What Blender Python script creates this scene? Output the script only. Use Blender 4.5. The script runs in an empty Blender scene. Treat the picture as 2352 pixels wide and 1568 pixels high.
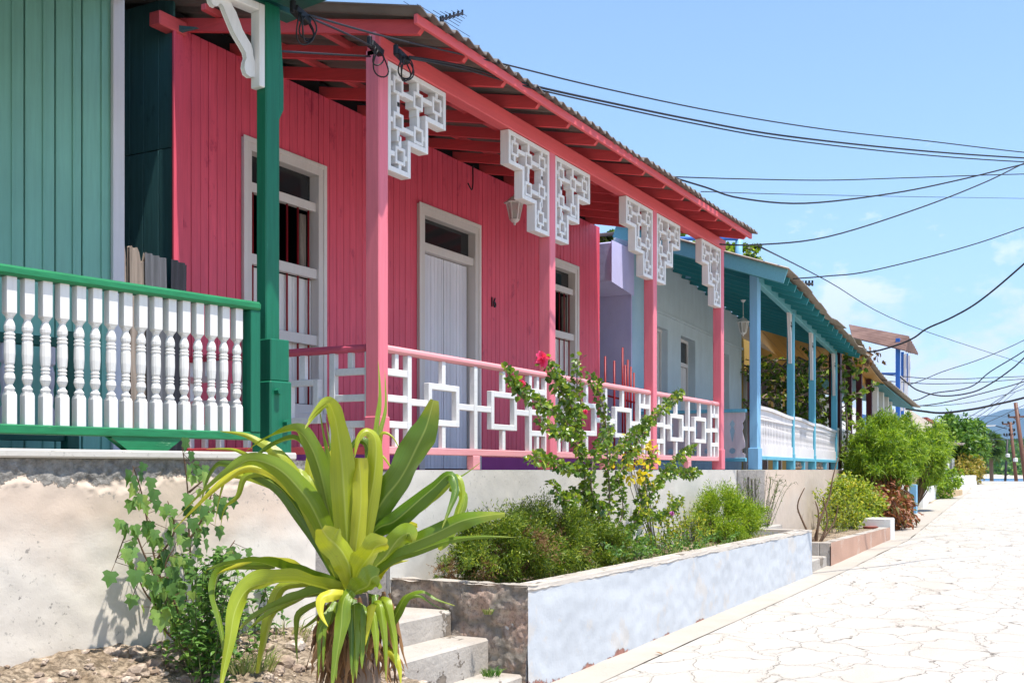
import bpy, math, random
from mathutils import Vector, Matrix, noise
R = math.radians; PI = math.pi
random.seed(7)
sc = bpy.context.scene
COL = sc.collection
# ---------------------------------------------------------------- view geometry
TH = R(28.5); CF, SF = math.cos(TH), math.sin(TH); FP = 2529.0; EYE = 1.66
def at(u, v, d=None, Y=None, X=None, z=None):
    """point seen at (u,v) of the 2352 px wide picture, on a given depth or plane"""
    a = (u-1176.0)/FP; dx = CF+SF*a; dy = SF-CF*a
    if Y is not None: d = Y/dy
    elif X is not None: d = X/dx
    elif z is not None: d = (EYE-z)*FP/(v-1078.0)
    return Vector((dx*d, dy*d, EYE+(1078.0-v)/FP*d))
def atF(x, y, **k): return at(x/1.7415, y/1.7415, **k)

# ---------------------------------------------------------------- mesh builder
class MB:
    def __init__(s, ox=0, oy=0, ang=0):
        s.v = []; s.f = []; s.uv = None; s.ox = ox; s.oy = oy; s.c = math.cos(ang); s.s = math.sin(ang)
    def T(s, p):
        return (s.ox+p[0]*s.c-p[1]*s.s, s.oy+p[0]*s.s+p[1]*s.c, p[2])
    def add(s, vs, fs):
        n = len(s.v); s.v.extend(s.T(p) for p in vs); s.f.extend(tuple(n+i for i in f) for f in fs)
    def box(s, x0, x1, y0, y1, z0, z1):
        s.add([(x0,y0,z0),(x1,y0,z0),(x1,y1,z0),(x0,y1,z0),(x0,y0,z1),(x1,y0,z1),(x1,y1,z1),(x0,y1,z1)],
              [(0,3,2,1),(4,5,6,7),(0,1,5,4),(1,2,6,5),(2,3,7,6),(3,0,4,7)])
        return s
    def beam(s, p, q, w, h, up=(0,0,1)):
        p = Vector(p); q = Vector(q); t = (q-p).normalized(); up = Vector(up)
        r = t.cross(up)
        if r.length < 1e-4: r = t.cross(Vector((1,0,0)))
        r.normalize(); n = r.cross(t).normalized(); r = r*w/2; n = n*h/2
        vs = [p-r-n, p+r-n, p+r+n, p-r+n, q-r-n, q+r-n, q+r+n, q-r+n]
        s.add([tuple(a) for a in vs], [(0,1,2,3),(7,6,5,4),(0,4,5,1),(1,5,6,2),(2,6,7,3),(3,7,4,0)])
        return s
    def tube(s, pts, r, n=6, r1=None, cap=True):
        pts = [Vector(p) for p in pts]; m = len(pts)
        if m < 2: return s
        vs = []; ref = Vector((0.31,0.17,0.93)).normalized()
        for i, p in enumerate(pts):
            t = (pts[min(i+1,m-1)]-pts[max(i-1,0)])
            if t.length < 1e-7: t = Vector((0,0,1))
            t.normalize(); a = t.cross(ref)
            if a.length < 1e-3: a = t.cross(Vector((1,0,0)))
            a.normalize(); b = t.cross(a)
            rr = r if r1 is None else r+(r1-r)*i/(m-1)
            if isinstance(r, (list,tuple)): rr = r[i]
            for k in range(n):
                an = 2*PI*k/n; vs.append(tuple(p+a*(rr*math.cos(an))+b*(rr*math.sin(an))))
        fs = [(i*n+k, i*n+(k+1)%n, (i+1)*n+(k+1)%n, (i+1)*n+k) for i in range(m-1) for k in range(n)]
        if cap: fs += [tuple(range(n-1,-1,-1)), tuple((m-1)*n+k for k in range(n))]
        s.add(vs, fs); return s
    def lathe(s, prof, x, y, n=12):
        vs = []; m = len(prof)
        for z, r in prof:
            for k in range(n): vs.append((x+r*math.cos(2*PI*k/n), y+r*math.sin(2*PI*k/n), z))
        fs = [(i*n+k, i*n+(k+1)%n, (i+1)*n+(k+1)%n, (i+1)*n+k) for i in range(m-1) for k in range(n)]
        fs += [tuple(range(n-1,-1,-1)), tuple((m-1)*n+k for k in range(n))]
        s.add(vs, fs); return s
    def ext(s, poly, vec):
        n = len(poly); vs = [tuple(p) for p in poly]+[tuple(Vector(p)+Vector(vec)) for p in poly]
        s.add(vs, [tuple(range(n)), tuple(range(2*n-1,n-1,-1))]+[(i,(i+1)%n,n+(i+1)%n,n+i) for i in range(n)])
        return s
    def grid(s, nu, nv, fn):
        vs = [tuple(fn(i/nu, j/nv)) for j in range(nv+1) for i in range(nu+1)]
        s.add(vs, [(j*(nu+1)+i, j*(nu+1)+i+1, (j+1)*(nu+1)+i+1, (j+1)*(nu+1)+i) for j in range(nv) for i in range(nu)])
        return s
    def build(s, name, m, parent=None, bevel=0, smooth=False, solid=0, label=None):
        o3 = Vector((0,0,0))
        par = parent
        while par is not None: o3 = o3+par.location; par = par.parent
        if parent is None and s.v:
            xs = [p[0] for p in s.v]; ys = [p[1] for p in s.v]
            o3 = Vector(((min(xs)+max(xs))/2, (min(ys)+max(ys))/2, min(p[2] for p in s.v)))
        me = bpy.data.meshes.new(name)
        me.from_pydata([(p[0]-o3.x, p[1]-o3.y, p[2]-o3.z) for p in s.v], [], s.f)
        me.materials.append(m)
        if smooth: me.polygons.foreach_set('use_smooth', [True]*len(me.polygons))
        if s.uv:
            lay = me.uv_layers.new(name='UVMap'); li = [0]*len(me.loops); me.loops.foreach_get('vertex_index', li)
            lay.data.foreach_set('uv', [c for i in li for c in s.uv[i]])
        me.update()
        o = bpy.data.objects.new(name, me); COL.objects.link(o)
        if parent is None: o.location = o3
        else: o.parent = parent
        if bevel:
            b = o.modifiers.new('bevel', 'BEVEL'); b.width = bevel; b.segments = 1; b.limit_method = 'ANGLE'; b.angle_limit = R(50)
        if solid:
            b = o.modifiers.new('solid', 'SOLIDIFY'); b.thickness = solid; b.offset = 0
        if label: o['label'] = label
        return o
def tag(o, label=None, cat=None, group=None, kind=None):
    if label: o['label'] = label
    if cat: o['category'] = cat
    if group: o['group'] = group
    if kind: o['kind'] = kind
    return o
def thing(name, loc, label, cat, group=None):
    o = bpy.data.objects.new(name, None); COL.objects.link(o); o.location = loc; o.empty_display_size = .2
    return tag(o, label, cat, group)
def copy_tree(o, parent=None):
    c = o.copy(); COL.objects.link(c); c.parent = parent
    for ch in [x for x in bpy.data.objects if x.parent == o]: copy_tree(ch, c)
    return c
def smoothpts(pts, k=6):
    P = [Vector(p) for p in pts]; out = []
    for i in range(len(P)-1):
        a = P[max(i-1,0)]; b = P[i]; c = P[i+1]; d = P[min(i+2,len(P)-1)]
        for j in range(k):
            t = j/k; out.append(.5*((2*b)+(c-a)*t+(2*a-5*b+4*c-d)*t*t+(3*b-a-3*c+d)*t**3))
    out.append(P[-1]); return out

# ---------------------------------------------------------------- materials
def S(h):
    r, g, b = [int(h[i:i+2],16)/255 for i in (0,2,4)]
    f = lambda c: c/12.92 if c <= .04045 else ((c+.055)/1.055)**2.4
    return (f(r), f(g), f(b), 1)
def C(r, g, b): return (r, g, b, 1)
class NT:
    def __init__(s, name):
        s.m = bpy.data.materials.new(name); s.m.use_nodes = True; s.t = s.m.node_tree; s.n = s.t.nodes; s.l = s.t.links
        s.b = s.n['Principled BSDF']; s.out = s.n['Material Output']; s.tc = s.n.new('ShaderNodeNewGeometry')
        s.pos = s.tc.outputs['Position']
    def val(s, inp, v):
        if hasattr(v, 'links'): s.l.new(v, inp)
        else: inp.default_value = v
    def mapv(s, scale=(1,1,1), rot=(0,0,0)):
        n = s.n.new('ShaderNodeMapping'); n.inputs['Scale'].default_value = scale; n.inputs['Rotation'].default_value = rot
        s.l.new(s.pos, n.inputs['Vector']); return n.outputs[0]
    def noise(s, scale, detail=4, rough=.6, vec=None, dist=0):
        n = s.n.new('ShaderNodeTexNoise'); n.inputs['Scale'].default_value = scale; n.inputs['Detail'].default_value = detail
        n.inputs['Roughness'].default_value = rough; n.inputs['Distortion'].default_value = dist
        s.l.new(vec if vec is not None else s.pos, n.inputs['Vector']); return n.outputs['Fac']
    def ramp(s, fac, stops):
        n = s.n.new('ShaderNodeValToRGB'); e = n.color_ramp.elements
        while len(e) < len(stops): e.new(.5)
        for i, (p, c) in enumerate(stops):
            e[i].position = p; e[i].color = c if isinstance(c, tuple) else (c,c,c,1)
        s.l.new(fac, n.inputs[0]); return n.outputs[0]
    def mix(s, fac, a, b, mode='MIX'):
        n = s.n.new('ShaderNodeMix'); n.data_type = 'RGBA'; n.blend_type = mode
        s.val(n.inputs[0], fac); s.val(n.inputs[6], a); s.val(n.inputs[7], b); return n.outputs[2]
    def math(s, op, a, b=0):
        n = s.n.new('ShaderNodeMath'); n.operation = op; s.val(n.inputs[0], a); s.val(n.inputs[1], b); return n.outputs[0]
    def bump(s, h, strength=.4, dist=.01):
        n = s.n.new('ShaderNodeBump'); n.inputs['Strength'].default_value = strength; n.inputs['Distance'].default_value = dist
        s.l.new(h, n.inputs['Height']); s.l.new(n.outputs[0], s.b.inputs['Normal'])
    def sep(s):
        n = s.n.new('ShaderNodeSeparateXYZ'); s.l.new(s.pos, n.inputs[0]); return n.outputs
    def done(s, col, rough=.6, spec=.3):
        s.val(s.b.inputs['Base Color'], col); s.val(s.b.inputs['Roughness'], rough); s.b.inputs['Specular IOR Level'].default_value = spec
        return s.m
def mul(c, k): return (min(c[0]*k,1), min(c[1]*k,1), min(c[2]*k,1), 1)
def wood(name, col, axis='z', var=.16, wear=0, wearcol=(.35,.30,.25,1), rough=.5, spec=.3, smear=0, smearcol=None):
    """painted timber with grain running along one axis"""
    t = NT(name); k = {'z':(40,40,2.2),'x':(2.2,40,40),'y':(40,2.2,40)}[axis]
    g = t.noise(1, 6, .65, t.mapv(k)); big = t.noise(1.7, 3); isl = t.tc.outputs['Random Per Island']
    c = t.mix(t.ramp(g, [(.3,0.),(.7,1.)]), mul(col,1-var), mul(col,1+var))
    c = t.mix(t.ramp(big, [(.3,0.),(.75,1.)]), c, t.mix(1., c, (.90,.88,.90,1), 'MULTIPLY'))
    c = t.mix(t.math('MULTIPLY', isl, .40), c, mul(col,.70)); dk = t.noise(6, 5, .7, t.mapv(tuple(x*.03 for x in k))); c = t.mix(t.ramp(dk, [(.62,0.),(.80,.35)]), c, mul(col,.55))
    if smear:
        k2 = tuple(x*.09 if x > 10 else x*.9 for x in k)
        kn = t.noise(1.3, 5, .7, t.mapv(k2))
        c = t.mix(t.math('MULTIPLY', t.ramp(kn, [(.60,0.),(.72,1.)]), smear), c, smearcol or mul(col,.55))
    if wear:
        w = t.noise(1, 8, .75, t.mapv(tuple(x*.35 for x in k)))
        c = t.mix(t.ramp(w, [(.70-wear*.3,0.),(.74-wear*.3,1.)]), c, wearcol)
    t.bump(g, .35, .004)
    return t.done(c, rough, spec)
def plaster(name, col, stain=None, s_amt=.5, peel=None, p_thr=.62, rough=.9, bump=.5, bscale=18, fine=.006):
    t = NT(name)
    n1 = t.noise(1.3, 6, .6); n2 = t.noise(bscale, 6, .65); n3 = t.noise(5, 5, .6, t.mapv((1,1,.35)))
    c = t.mix(t.ramp(n3, [(.3,0.),(.75,1.)]), mul(col,.9), mul(col,1.05))
    if stain: c = t.mix(t.math('MULTIPLY', t.ramp(n1, [(.42,0.),(.66,1.)]), s_amt), c, stain)
    h = n2
    if peel:
        pn = t.noise(2.3, 9, .72); pm = t.ramp(pn, [(p_thr,0.),(p_thr+.02,1.)])
        c = t.mix(pm, c, peel); h = t.math('SUBTRACT', n2, t.math('MULTIPLY', pm, .8))
    pit = t.noise(33, 3, .5); c = t.mix(t.ramp(pit, [(.70,0.),(.74,.55)]), c, mul(col,.55))
    t.bump(h, bump, fine*2)
    return t.done(c, rough, .15)
def leafmat(name, c1, c2, c3=None, trans=.35, rough=.45, p3=.93, spec=.35):
    t = NT(name); isl = t.tc.outputs['Random Per Island']
    st = [(0.,c1),(.75,c2)]
    if c3: st += [(p3,c3)]
    c = t.ramp(isl, st); n = t.noise(9, 3); c = t.mix(t.ramp(n, [(.3,.0),(.8,.5)]), c, t.mix(1., c, (.72,.72,.66,1), 'MULTIPLY'))
    t.done(c, rough, spec)
    tr = t.n.new('ShaderNodeBsdfTranslucent'); ms = t.n.new('ShaderNodeMixShader'); ms.inputs[0].default_value = trans
    c2_ = t.mix(1., c, (1.3,1.35,.6,1), 'MULTIPLY')
    t.l.new(c2_, tr.inputs[0]); t.l.new(t.b.outputs[0], ms.inputs[1]); t.l.new(tr.outputs[0], ms.inputs[2]); t.l.new(ms.outputs[0], t.out.inputs[0])
    return t.m
def plain(name, col, rough=.5, metal=0, var=.1, scale=12, spec=.3):
    t = NT(name); n = t.noise(scale, 4); c = t.mix(n, mul(col,1-var), mul(col,1+var)); t.b.inputs['Metallic'].default_value = metal
    return t.done(c, rough, spec)

M = {}
PINK = C(.66,.085,.155); PINKL = C(.78,.16,.19)
M['pink_wall'] = wood('pink wall paint', C(.78,.105,.165), 'z', .14, wear=.13, wearcol=C(.66,.22,.25), smear=.65, smearcol=C(.34,.02,.06), rough=.45)
M['plinth'] = plaster('violet plinth', C(.36,.08,.26), bump=.3)
M['pink_post'] = wood('pink post paint', C(.80,.20,.25), 'z', .10, wear=.20, wearcol=C(.60,.09,.11))
M['pink_beam'] = wood('coral beam paint', C(.76,.12,.13), 'x', .10, wear=.16, wearcol=C(.55,.06,.06))
M['pink_raft'] = wood('coral rafter paint', C(.70,.09,.10), 'y', .10)
M['pink_rail'] = wood('pink handrail paint', C(.84,.36,.37), 'x', .12, wear=.20, wearcol=C(.68,.14,.16))
M['maroon_rail'] = wood('pink side handrail paint', C(.60,.10,.16), 'y', .12, wear=.06, wearcol=C(.70,.25,.25))
M['white_z'] = wood('white paint upright', C(.80,.79,.76), 'z', .07, wear=.14, wearcol=C(.50,.50,.46), spec=.25)
M['white_x'] = wood('white paint level', C(.80,.79,.76), 'x', .07, wear=.14, wearcol=C(.55,.52,.48), spec=.25)
M['white_turn'] = wood('white turned wood', C(.78,.76,.71), 'z', .08, wear=.17, wearcol=C(.42,.44,.40), spec=.25)
M['frame'] = wood('cream frame paint', C(.72,.68,.64), 'z', .05, wear=.04, wearcol=C(.5,.45,.4))
M['door'] = wood('door paint', C(.74,.74,.79), 'z', .08, wear=.16, wearcol=C(.34,.32,.33))
M['lav_side'] = plaster('lavender plaster', C(.50,.48,.74), C(.58,.55,.76), .5, bump=.35)
M['green_post'] = wood('green post paint', C(.012,.16,.085), 'z', .2, wear=.16, wearcol=C(.08,.30,.17), rough=.35)
M['green_rail'] = wood('green rail paint', C(.022,.22,.085), 'x', .3, wear=.2, wearcol=C(.25,.42,.24), rough=.4)
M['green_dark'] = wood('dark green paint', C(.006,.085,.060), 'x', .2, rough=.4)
M['teal_board'] = wood('pale teal boards', C(.22,.50,.41), 'z', .09, rough=.5)
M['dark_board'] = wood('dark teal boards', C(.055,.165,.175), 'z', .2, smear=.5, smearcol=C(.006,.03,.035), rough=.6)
M['corner'] = wood('grey white corner board', C(.74,.74,.79), 'z', .06, wear=.05, wearcol=C(.3,.28,.25))
M['cement_roof'] = plaster('fibre cement sheet', C(.20,.175,.155), C(.13,.11,.10), .7, bump=.4, rough=.85)
M['red_rod'] = plain('red iron', C(.24,.007,.012), .4)
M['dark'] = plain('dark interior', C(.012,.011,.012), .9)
M['black'] = plain('black rubber', C(.012,.012,.014), .4)
M['wire'] = plain('cable', C(.018,.018,.022), .5)
t = NT('window glass'); M['glass'] = t.done(C(.02,.022,.025), .08, .5)
t = NT('lantern glass'); t.b.inputs['Alpha'].default_value = .45; M['lglass'] = t.done(C(.55,.55,.5), .25, .5)
M['old_wood'] = wood('weathered grey planks', C(.34,.28,.23), 'z', .6, wear=.28, wearcol=C(.05,.04,.035), rough=.9, spec=.1)
M['rust'] = wood('rusting zinc sheet', C(.16,.165,.18), 'z', .3, wear=.22, wearcol=C(.16,.06,.03), rough=.55)
M['zinc_dark'] = wood('dark zinc sheet', C(.035,.035,.045), 'z', .3, wear=.12, wearcol=C(.11,.05,.03), rough=.5)

# cream wall with bare concrete where the render has fallen from the top
def cream(name, base, stain, conc, ztop, zdrop, amt=1.0, thr=.5):
    t = NT(name); z = t.sep()[2]
    n1 = t.noise(.9, 6, .6); n2 = t.noise(22, 7, .7); n4 = t.noise(3.2, 8, .7)
    str_ = t.noise(2.4, 6, .65, t.mapv((1,1,.16)))
    c = t.mix(t.ramp(str_, [(.35,0.),(.75,1.)]), base, mul(base,.90))
    hi = t.math('ADD', t.math('MULTIPLY', t.math('SUBTRACT', z, ztop-1.0), .55), t.math('MULTIPLY', n1, .9))
    c = t.mix(t.math('MULTIPLY', t.ramp(hi, [(.62,0.),(.86,1.)]), amt), c, stain)
    dz = t.math('ADD', t.math('DIVIDE', t.math('SUBTRACT', z, ztop-zdrop), zdrop), t.math('MULTIPLY', t.math('SUBTRACT', n4, .5), 2.4))
    pm = t.ramp(dz, [(thr,0.),(thr+.05,1.)])
    cc = t.mix(t.ramp(n2, [(.35,0.),(.7,1.)]), mul(conc,.45), conc)
    c = t.mix(pm, c, cc)
    pa = t.noise(26, 5, .7); pb = t.noise(1.6, 5, .6); pt = t.math('MULTIPLY', t.ramp(pa, [(.60,0.),(.66,1.)]), t.ramp(pb, [(.46,0.),(.60,1.)])); c = t.mix(t.math('MULTIPLY', pt, .85), c, mul(conc,.55))
    ch = t.noise(7, 9, .8, dist=.6); cm = t.ramp(ch, [(.67,0.),(.70,1.)]); c = t.mix(t.math('MULTIPLY', cm, .55), c, mul(conc,.7))
    rough_h = t.math('ADD', t.math('MULTIPLY', n2, t.math('ADD', t.math('MULTIPLY', pm, 4.), .25)), t.math('MULTIPLY', cm, -1.2))
    t.bump(rough_h, .7, .016)
    return t.done(c, .92, .1)
M['cream'] = cream('cream render over concrete', C(.68,.62,.54), C(.62,.48,.37), C(.42,.39,.35), 1.73, .20, .8, .35)
M['terrace'] = cream('whitewashed render', C(.60,.575,.52), C(.56,.49,.42), C(.5,.47,.42), 1.66, .10, .35, 1.3)
M['terrace2'] = cream('pink beige render', C(.64,.54,.45), C(.62,.48,.37), C(.4,.37,.32), 1.66, .10, .5, 1.6)
M['bare'] = plaster('bare grey render', C(.34,.31,.28), C(.22,.20,.18), .6, bump=.9, bscale=14, fine=.012)
M['step'] = plaster('worn concrete steps', C(.46,.42,.37), C(.34,.29,.24), .6, peel=C(.24,.20,.16), p_thr=.57, bump=1.)
M['ystep'] = plaster('ochre steps', C(.52,.38,.22), bump=.3)
# blue planter
def planter(name, col, under, band, pz, und_thr=.70):
    t = NT(name); z = t.sep()[2]
    n1 = t.noise(2.0, 7, .65, t.mapv((1,1,.4))); n2 = t.noise(26, 6, .7); n3 = t.noise(1.3, 8, .7)
    c = t.mix(t.ramp(n1, [(.35,0.),(.7,1.)]), mul(col,.93), mul(col,1.05))
    c = t.mix(t.math('MULTIPLY', t.ramp(n3, [(.56,0.),(.60,.8),(.7,1.)]), .6), c, band)
    n8 = t.noise(9, 9, .8); c = t.mix(t.ramp(n8, [(.62,0.),(.64,.6)]), c, mul(band,.92)); n9 = t.noise(5, 6, .7, t.mapv((1,1,.12))); c = t.mix(t.ramp(n9, [(.60,0.),(.75,.35)]), c, mul(col,.6))
    low = t.math('ADD', t.math('MULTIPLY', t.math('SUBTRACT', pz, z), 2.2), n3)
    m = t.ramp(low, [(und_thr,0.),(und_thr+.03,1.)]); c = t.mix(m, c, t.mix(t.ramp(n2, [(.4,0.),(.65,1.)]), mul(under,.6), under))
    top = t.math('ADD', t.math('MULTIPLY', t.math('SUBTRACT', z, .725+pz*0), 14), t.math('MULTIPLY', n1, 1.2))
    c = t.mix(t.ramp(top, [(.85,0.),(1.,1.)]), c, band)
    t.bump(t.math('SUBTRACT', t.math('MULTIPLY', n2, .6), m), .5, .012)
    return t.done(c, .9, .12)
M['blue_planter'] = planter('pale blue limewash', C(.50,.52,.54), C(.46,.22,.17), C(.56,.50,.43), .14, .74)
M['pink_planter'] = planter('peach limewash', C(.48,.30,.22), C(.55,.30,.24), C(.56,.46,.38), .2, .84)
# rubble
t = NT('rubble masonry'); vo = t.n.new('ShaderNodeTexVoronoi'); vo.feature = 'DISTANCE_TO_EDGE'; vo.inputs['Scale'].default_value = 2.1
nn = t.noise(4, 5); dv = t.n.new('ShaderNodeVectorMath'); dv.operation = 'ADD'; nc = t.n.new('ShaderNodeTexNoise'); nc.inputs['Scale'].default_value = 3.5
sc_ = t.n.new('ShaderNodeVectorMath'); sc_.operation = 'SCALE'; sc_.inputs['Scale'].default_value = .35; t.l.new(nc.outputs['Color'], sc_.inputs[0])
t.l.new(t.pos, nc.inputs['Vector']); t.l.new(t.pos, dv.inputs[0]); t.l.new(sc_.outputs[0], dv.inputs[1]); t.l.new(dv.outputs[0], vo.inputs['Vector'])
e = t.ramp(vo.outputs[0], [(.03,0.),(.16,1.)]); n2 = t.noise(30, 8, .75); n5 = t.noise(5, 6, .7)
st_ = t.mix(t.ramp(n5, [(.4,0.),(.65,1.)]), C(.50,.35,.28), C(.54,.47,.38))
c = t.mix(e, t.mix(n2, C(.13,.115,.10), C(.44,.39,.33)), st_); c = t.mix(t.ramp(n2, [(.48,0.),(.60,.6)]), c, C(.12,.10,.085))
t.bump(t.math('ADD', t.math('MULTIPLY', e, .8), t.math('MULTIPLY', n2, .9)), 1., .03); M['rubble'] = t.done(c, .95, .1)
# soil
t = NT('dry stony soil'); n1 = t.noise(3.2, 7, .7); n2 = t.noise(28, 7, .75); vo = t.n.new('ShaderNodeTexVoronoi'); vo.inputs['Scale'].default_value = 22; t.l.new(t.pos, vo.inputs['Vector'])
c = t.mix(t.ramp(n1, [(.35,0.),(.65,1.)]), C(.32,.23,.15), C(.62,.50,.37)); c = t.mix(t.ramp(n2, [(.42,.8),(.58,0.)]), c, C(.10,.075,.05))
t.bump(t.math('ADD', n2, t.math('MULTIPLY', vo.outputs[0], -.6)), 1., .03); M['soil'] = t.done(c, .95, .1)
t = NT('rubble stones'); n2 = t.noise(18, 6, .7); c = t.mix(t.tc.outputs['Random Per Island'], C(.38,.28,.20), C(.72,.60,.48)); c = t.mix(t.ramp(n2,[(.45,.6),(.6,0.)]), c, C(.14,.10,.08))
t.bump(n2, .9, .015); M['stone'] = t.done(c, .95, .1)
t = NT('grey stones'); n2 = t.noise(18, 6, .7); c = t.mix(t.tc.outputs['Random Per Island'], C(.12,.11,.11), C(.28,.26,.25)); t.bump(n2, .9, .015); M['gstone'] = t.done(c, .95, .1)
# street paving: irregular pale flagstones with broken dark joints
t = NT('flagstone paving')
nc = t.n.new('ShaderNodeTexNoise'); nc.inputs['Scale'].default_value = 2.2; nc.inputs['Detail'].default_value = 5; t.l.new(t.pos, nc.inputs['Vector'])
sv = t.n.new('ShaderNodeVectorMath'); sv.operation = 'SCALE'; sv.inputs['Scale'].default_value = .55; t.l.new(nc.outputs['Color'], sv.inputs[0])
av = t.n.new('ShaderNodeVectorMath'); av.operation = 'ADD'; t.l.new(sv.outputs[0], av.inputs[1]); t.l.new(t.mapv((.78,1.0,.78)), av.inputs[0])
vo = t.n.new('ShaderNodeTexVoronoi'); vo.feature = 'DISTANCE_TO_EDGE'; vo.inputs['Scale'].default_value = 2.1; t.l.new(av.outputs[0], vo.inputs['Vector'])
vc = t.n.new('ShaderNodeTexVoronoi'); vc.inputs['Scale'].default_value = 2.1; t.l.new(av.outputs[0], vc.inputs['Vector'])
br = t.noise(1.9, 7, .75); jw = t.ramp(vo.outputs[0], [(.0,1.),(.022,.9),(.036,0.)])
jd = t.math('MULTIPLY', jw, t.ramp(br, [(.545,0.),(.62,1.)]))
wide = t.ramp(vo.outputs[0], [(.0,1.),(.10,0.)])
n2 = t.noise(34, 7, .75); n6 = t.noise(.45, 5, .65)
bw = t.n.new('ShaderNodeRGBToBW'); t.l.new(vc.outputs['Color'], bw.inputs[0])
c = t.mix(bw.outputs[0], C(.44,.405,.355), C(.50,.47,.425))
c = t.mix(t.ramp(n6, [(.35,0.),(.7,.7)]), c, C(.46,.415,.36)); c = t.mix(t.math('MULTIPLY', wide, .22), c, C(.36,.31,.26))
ns = t.noise(9, 8, .8); c = t.mix(t.ramp(ns, [(.64,0.),(.70,.45)]), c, C(.36,.31,.26))
c = t.mix(t.math('MULTIPLY', jd, .95), c, C(.085,.07,.055)); st2 = t.noise(1.1, 6, .7, t.mapv((.5,1.4,1))); c = t.mix(t.ramp(st2, [(.5,0.),(.72,.5)]), c, C(.42,.36,.29))
h = t.math('ADD', t.math('MULTIPLY', t.math('SUBTRACT', 1., jw), 1.), t.math('MULTIPLY', n2, .35)); h = t.math('ADD', h, t.math('MULTIPLY', t.noise(4,5,.6), .8))
t.bump(h, .8, .02); M['street'] = t.done(c, .9, .15)
t = NT('street edge concrete'); n2 = t.noise(20, 7, .7); n1 = t.noise(1.5, 5); c = t.mix(t.ramp(n1,[(.35,0.),(.7,1.)]), C(.60,.54,.46), C(.66,.61,.54)); t.bump(n2, .5, .01); M['edge'] = t.done(t.mix(1., c, (.66,.65,.64,1), 'MULTIPLY'), .9, .1)
t = NT('open ground'); n1 = t.noise(.3, 6); c = t.mix(n1, C(.30,.25,.18), C(.42,.36,.27)); t.bump(t.noise(8,5), .6, .05); M['ground'] = t.done(c, .95, .1)
t = NT('sea water'); n1 = t.noise(.25, 5, .6, t.mapv((1,2.5,1))); t.bump(n1, .25, .5); M['sea'] = t.done(C(.012,.09,.20), .25, .4)
t = NT('beach sand'); M['sand'] = t.done(t.mix(t.noise(.12,6), C(.40,.34,.26), C(.66,.60,.50)), .95, .1)
t = NT('scrub hillside'); n1 = t.noise(.05, 7, .7); n2 = t.noise(.22, 6, .7); c = t.mix(t.ramp(n2,[(.38,0.),(.66,1.)]), C(.028,.065,.028), C(.10,.17,.055)); c = t.mix(t.ramp(n1,[(.5,0.),(.7,.5)]), c, C(.20,.20,.10))
t.bump(n2, 1., 2.5); M['hill'] = t.done(c, .95, .05)
t = NT('far mountain'); n1 = t.noise(.004, 7, .65); c = t.mix(n1, C(.03,.06,.06), C(.07,.10,.09)); M['mount'] = t.done(c, .95, .05)
# houses further on
M['blue_wall'] = plaster('grey blue plaster', C(.56,.66,.72), C(.46,.55,.60), .5, bump=.25)
M['blue_light'] = plaster('pale blue plaster', C(.34,.52,.66), C(.48,.62,.72), .6, bump=.3)
M['turq'] = wood('turquoise post paint', C(.14,.48,.62), 'z', .12, wear=.07, wearcol=C(.30,.55,.60))
M['turq_l'] = wood('sky blue post paint', C(.24,.50,.72), 'z', .1, wear=.04, wearcol=C(.12,.40,.55))
M['turq_x'] = wood('turquoise beam paint', C(.16,.44,.50), 'x', .12)
M['teal_raft'] = wood('teal rafter paint', C(.035,.27,.30), 'y', .12)
M['teal_ceil'] = wood('teal ceiling boards', C(.012,.20,.23), 'y', .12)
M['white_board'] = wood('peeling white boards', C(.76,.72,.70), 'z', .07, wear=.13, wearcol=C(.33,.26,.25))
M['shade_board'] = wood('shaded old white boards', C(.62,.56,.60), 'z', .1, wear=.16, wearcol=C(.30,.23,.25))  # white boards again, with porch shade mixed into the base colour
M['sheet_cream'] = plaster('old pale roof sheet', C(.38,.33,.27), C(.24,.19,.16), .6, bump=.4)
M['ochre'] = plain('ochre corrugated wall', C(.44,.29,.085), .6, var=.15, scale=3)
M['ochre_x'] = wood('ochre ceiling boards', C(.50,.29,.07), 'x', .14)
M['oxblood'] = wood('oxblood post paint', C(.055,.008,.012), 'z', .2)
M['brown_sheet'] = plaster('brown old roof sheet', C(.15,.09,.075), C(.24,.15,.12), .7, bump=.5)
M['blue_post'] = wood('royal blue post paint', C(.03,.14,.48), 'z', .2, wear=.08, wearcol=C(.25,.25,.4))
M['tile'] = plaster('red roof tile', C(.34,.10,.07), C(.2,.07,.06), .6, bump=.6)
M['yellow'] = wood('yellow paint', C(.66,.43,.11), 'z', .1)
M['white_pl'] = plaster('white plaster', C(.76,.75,.72), C(.62,.58,.52), .4, bump=.25)
M['pole'] = wood('creosoted pole', C(.17,.075,.045), 'z', .3, wear=.1, wearcol=C(.08,.05,.04))
M['pole_dark'] = wood('dark pole', C(.03,.025,.03), 'z', .2)
M['bark'] = wood('grey bark', C(.22,.16,.12), 'z', .4, wear=.12, wearcol=C(.06,.05,.04), rough=.9)
M['stem_green'] = plain('green stem', C(.09,.10,.035), .6)
M['stem_brown'] = plain('brown stem', C(.14,.085,.05), .8)
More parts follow.
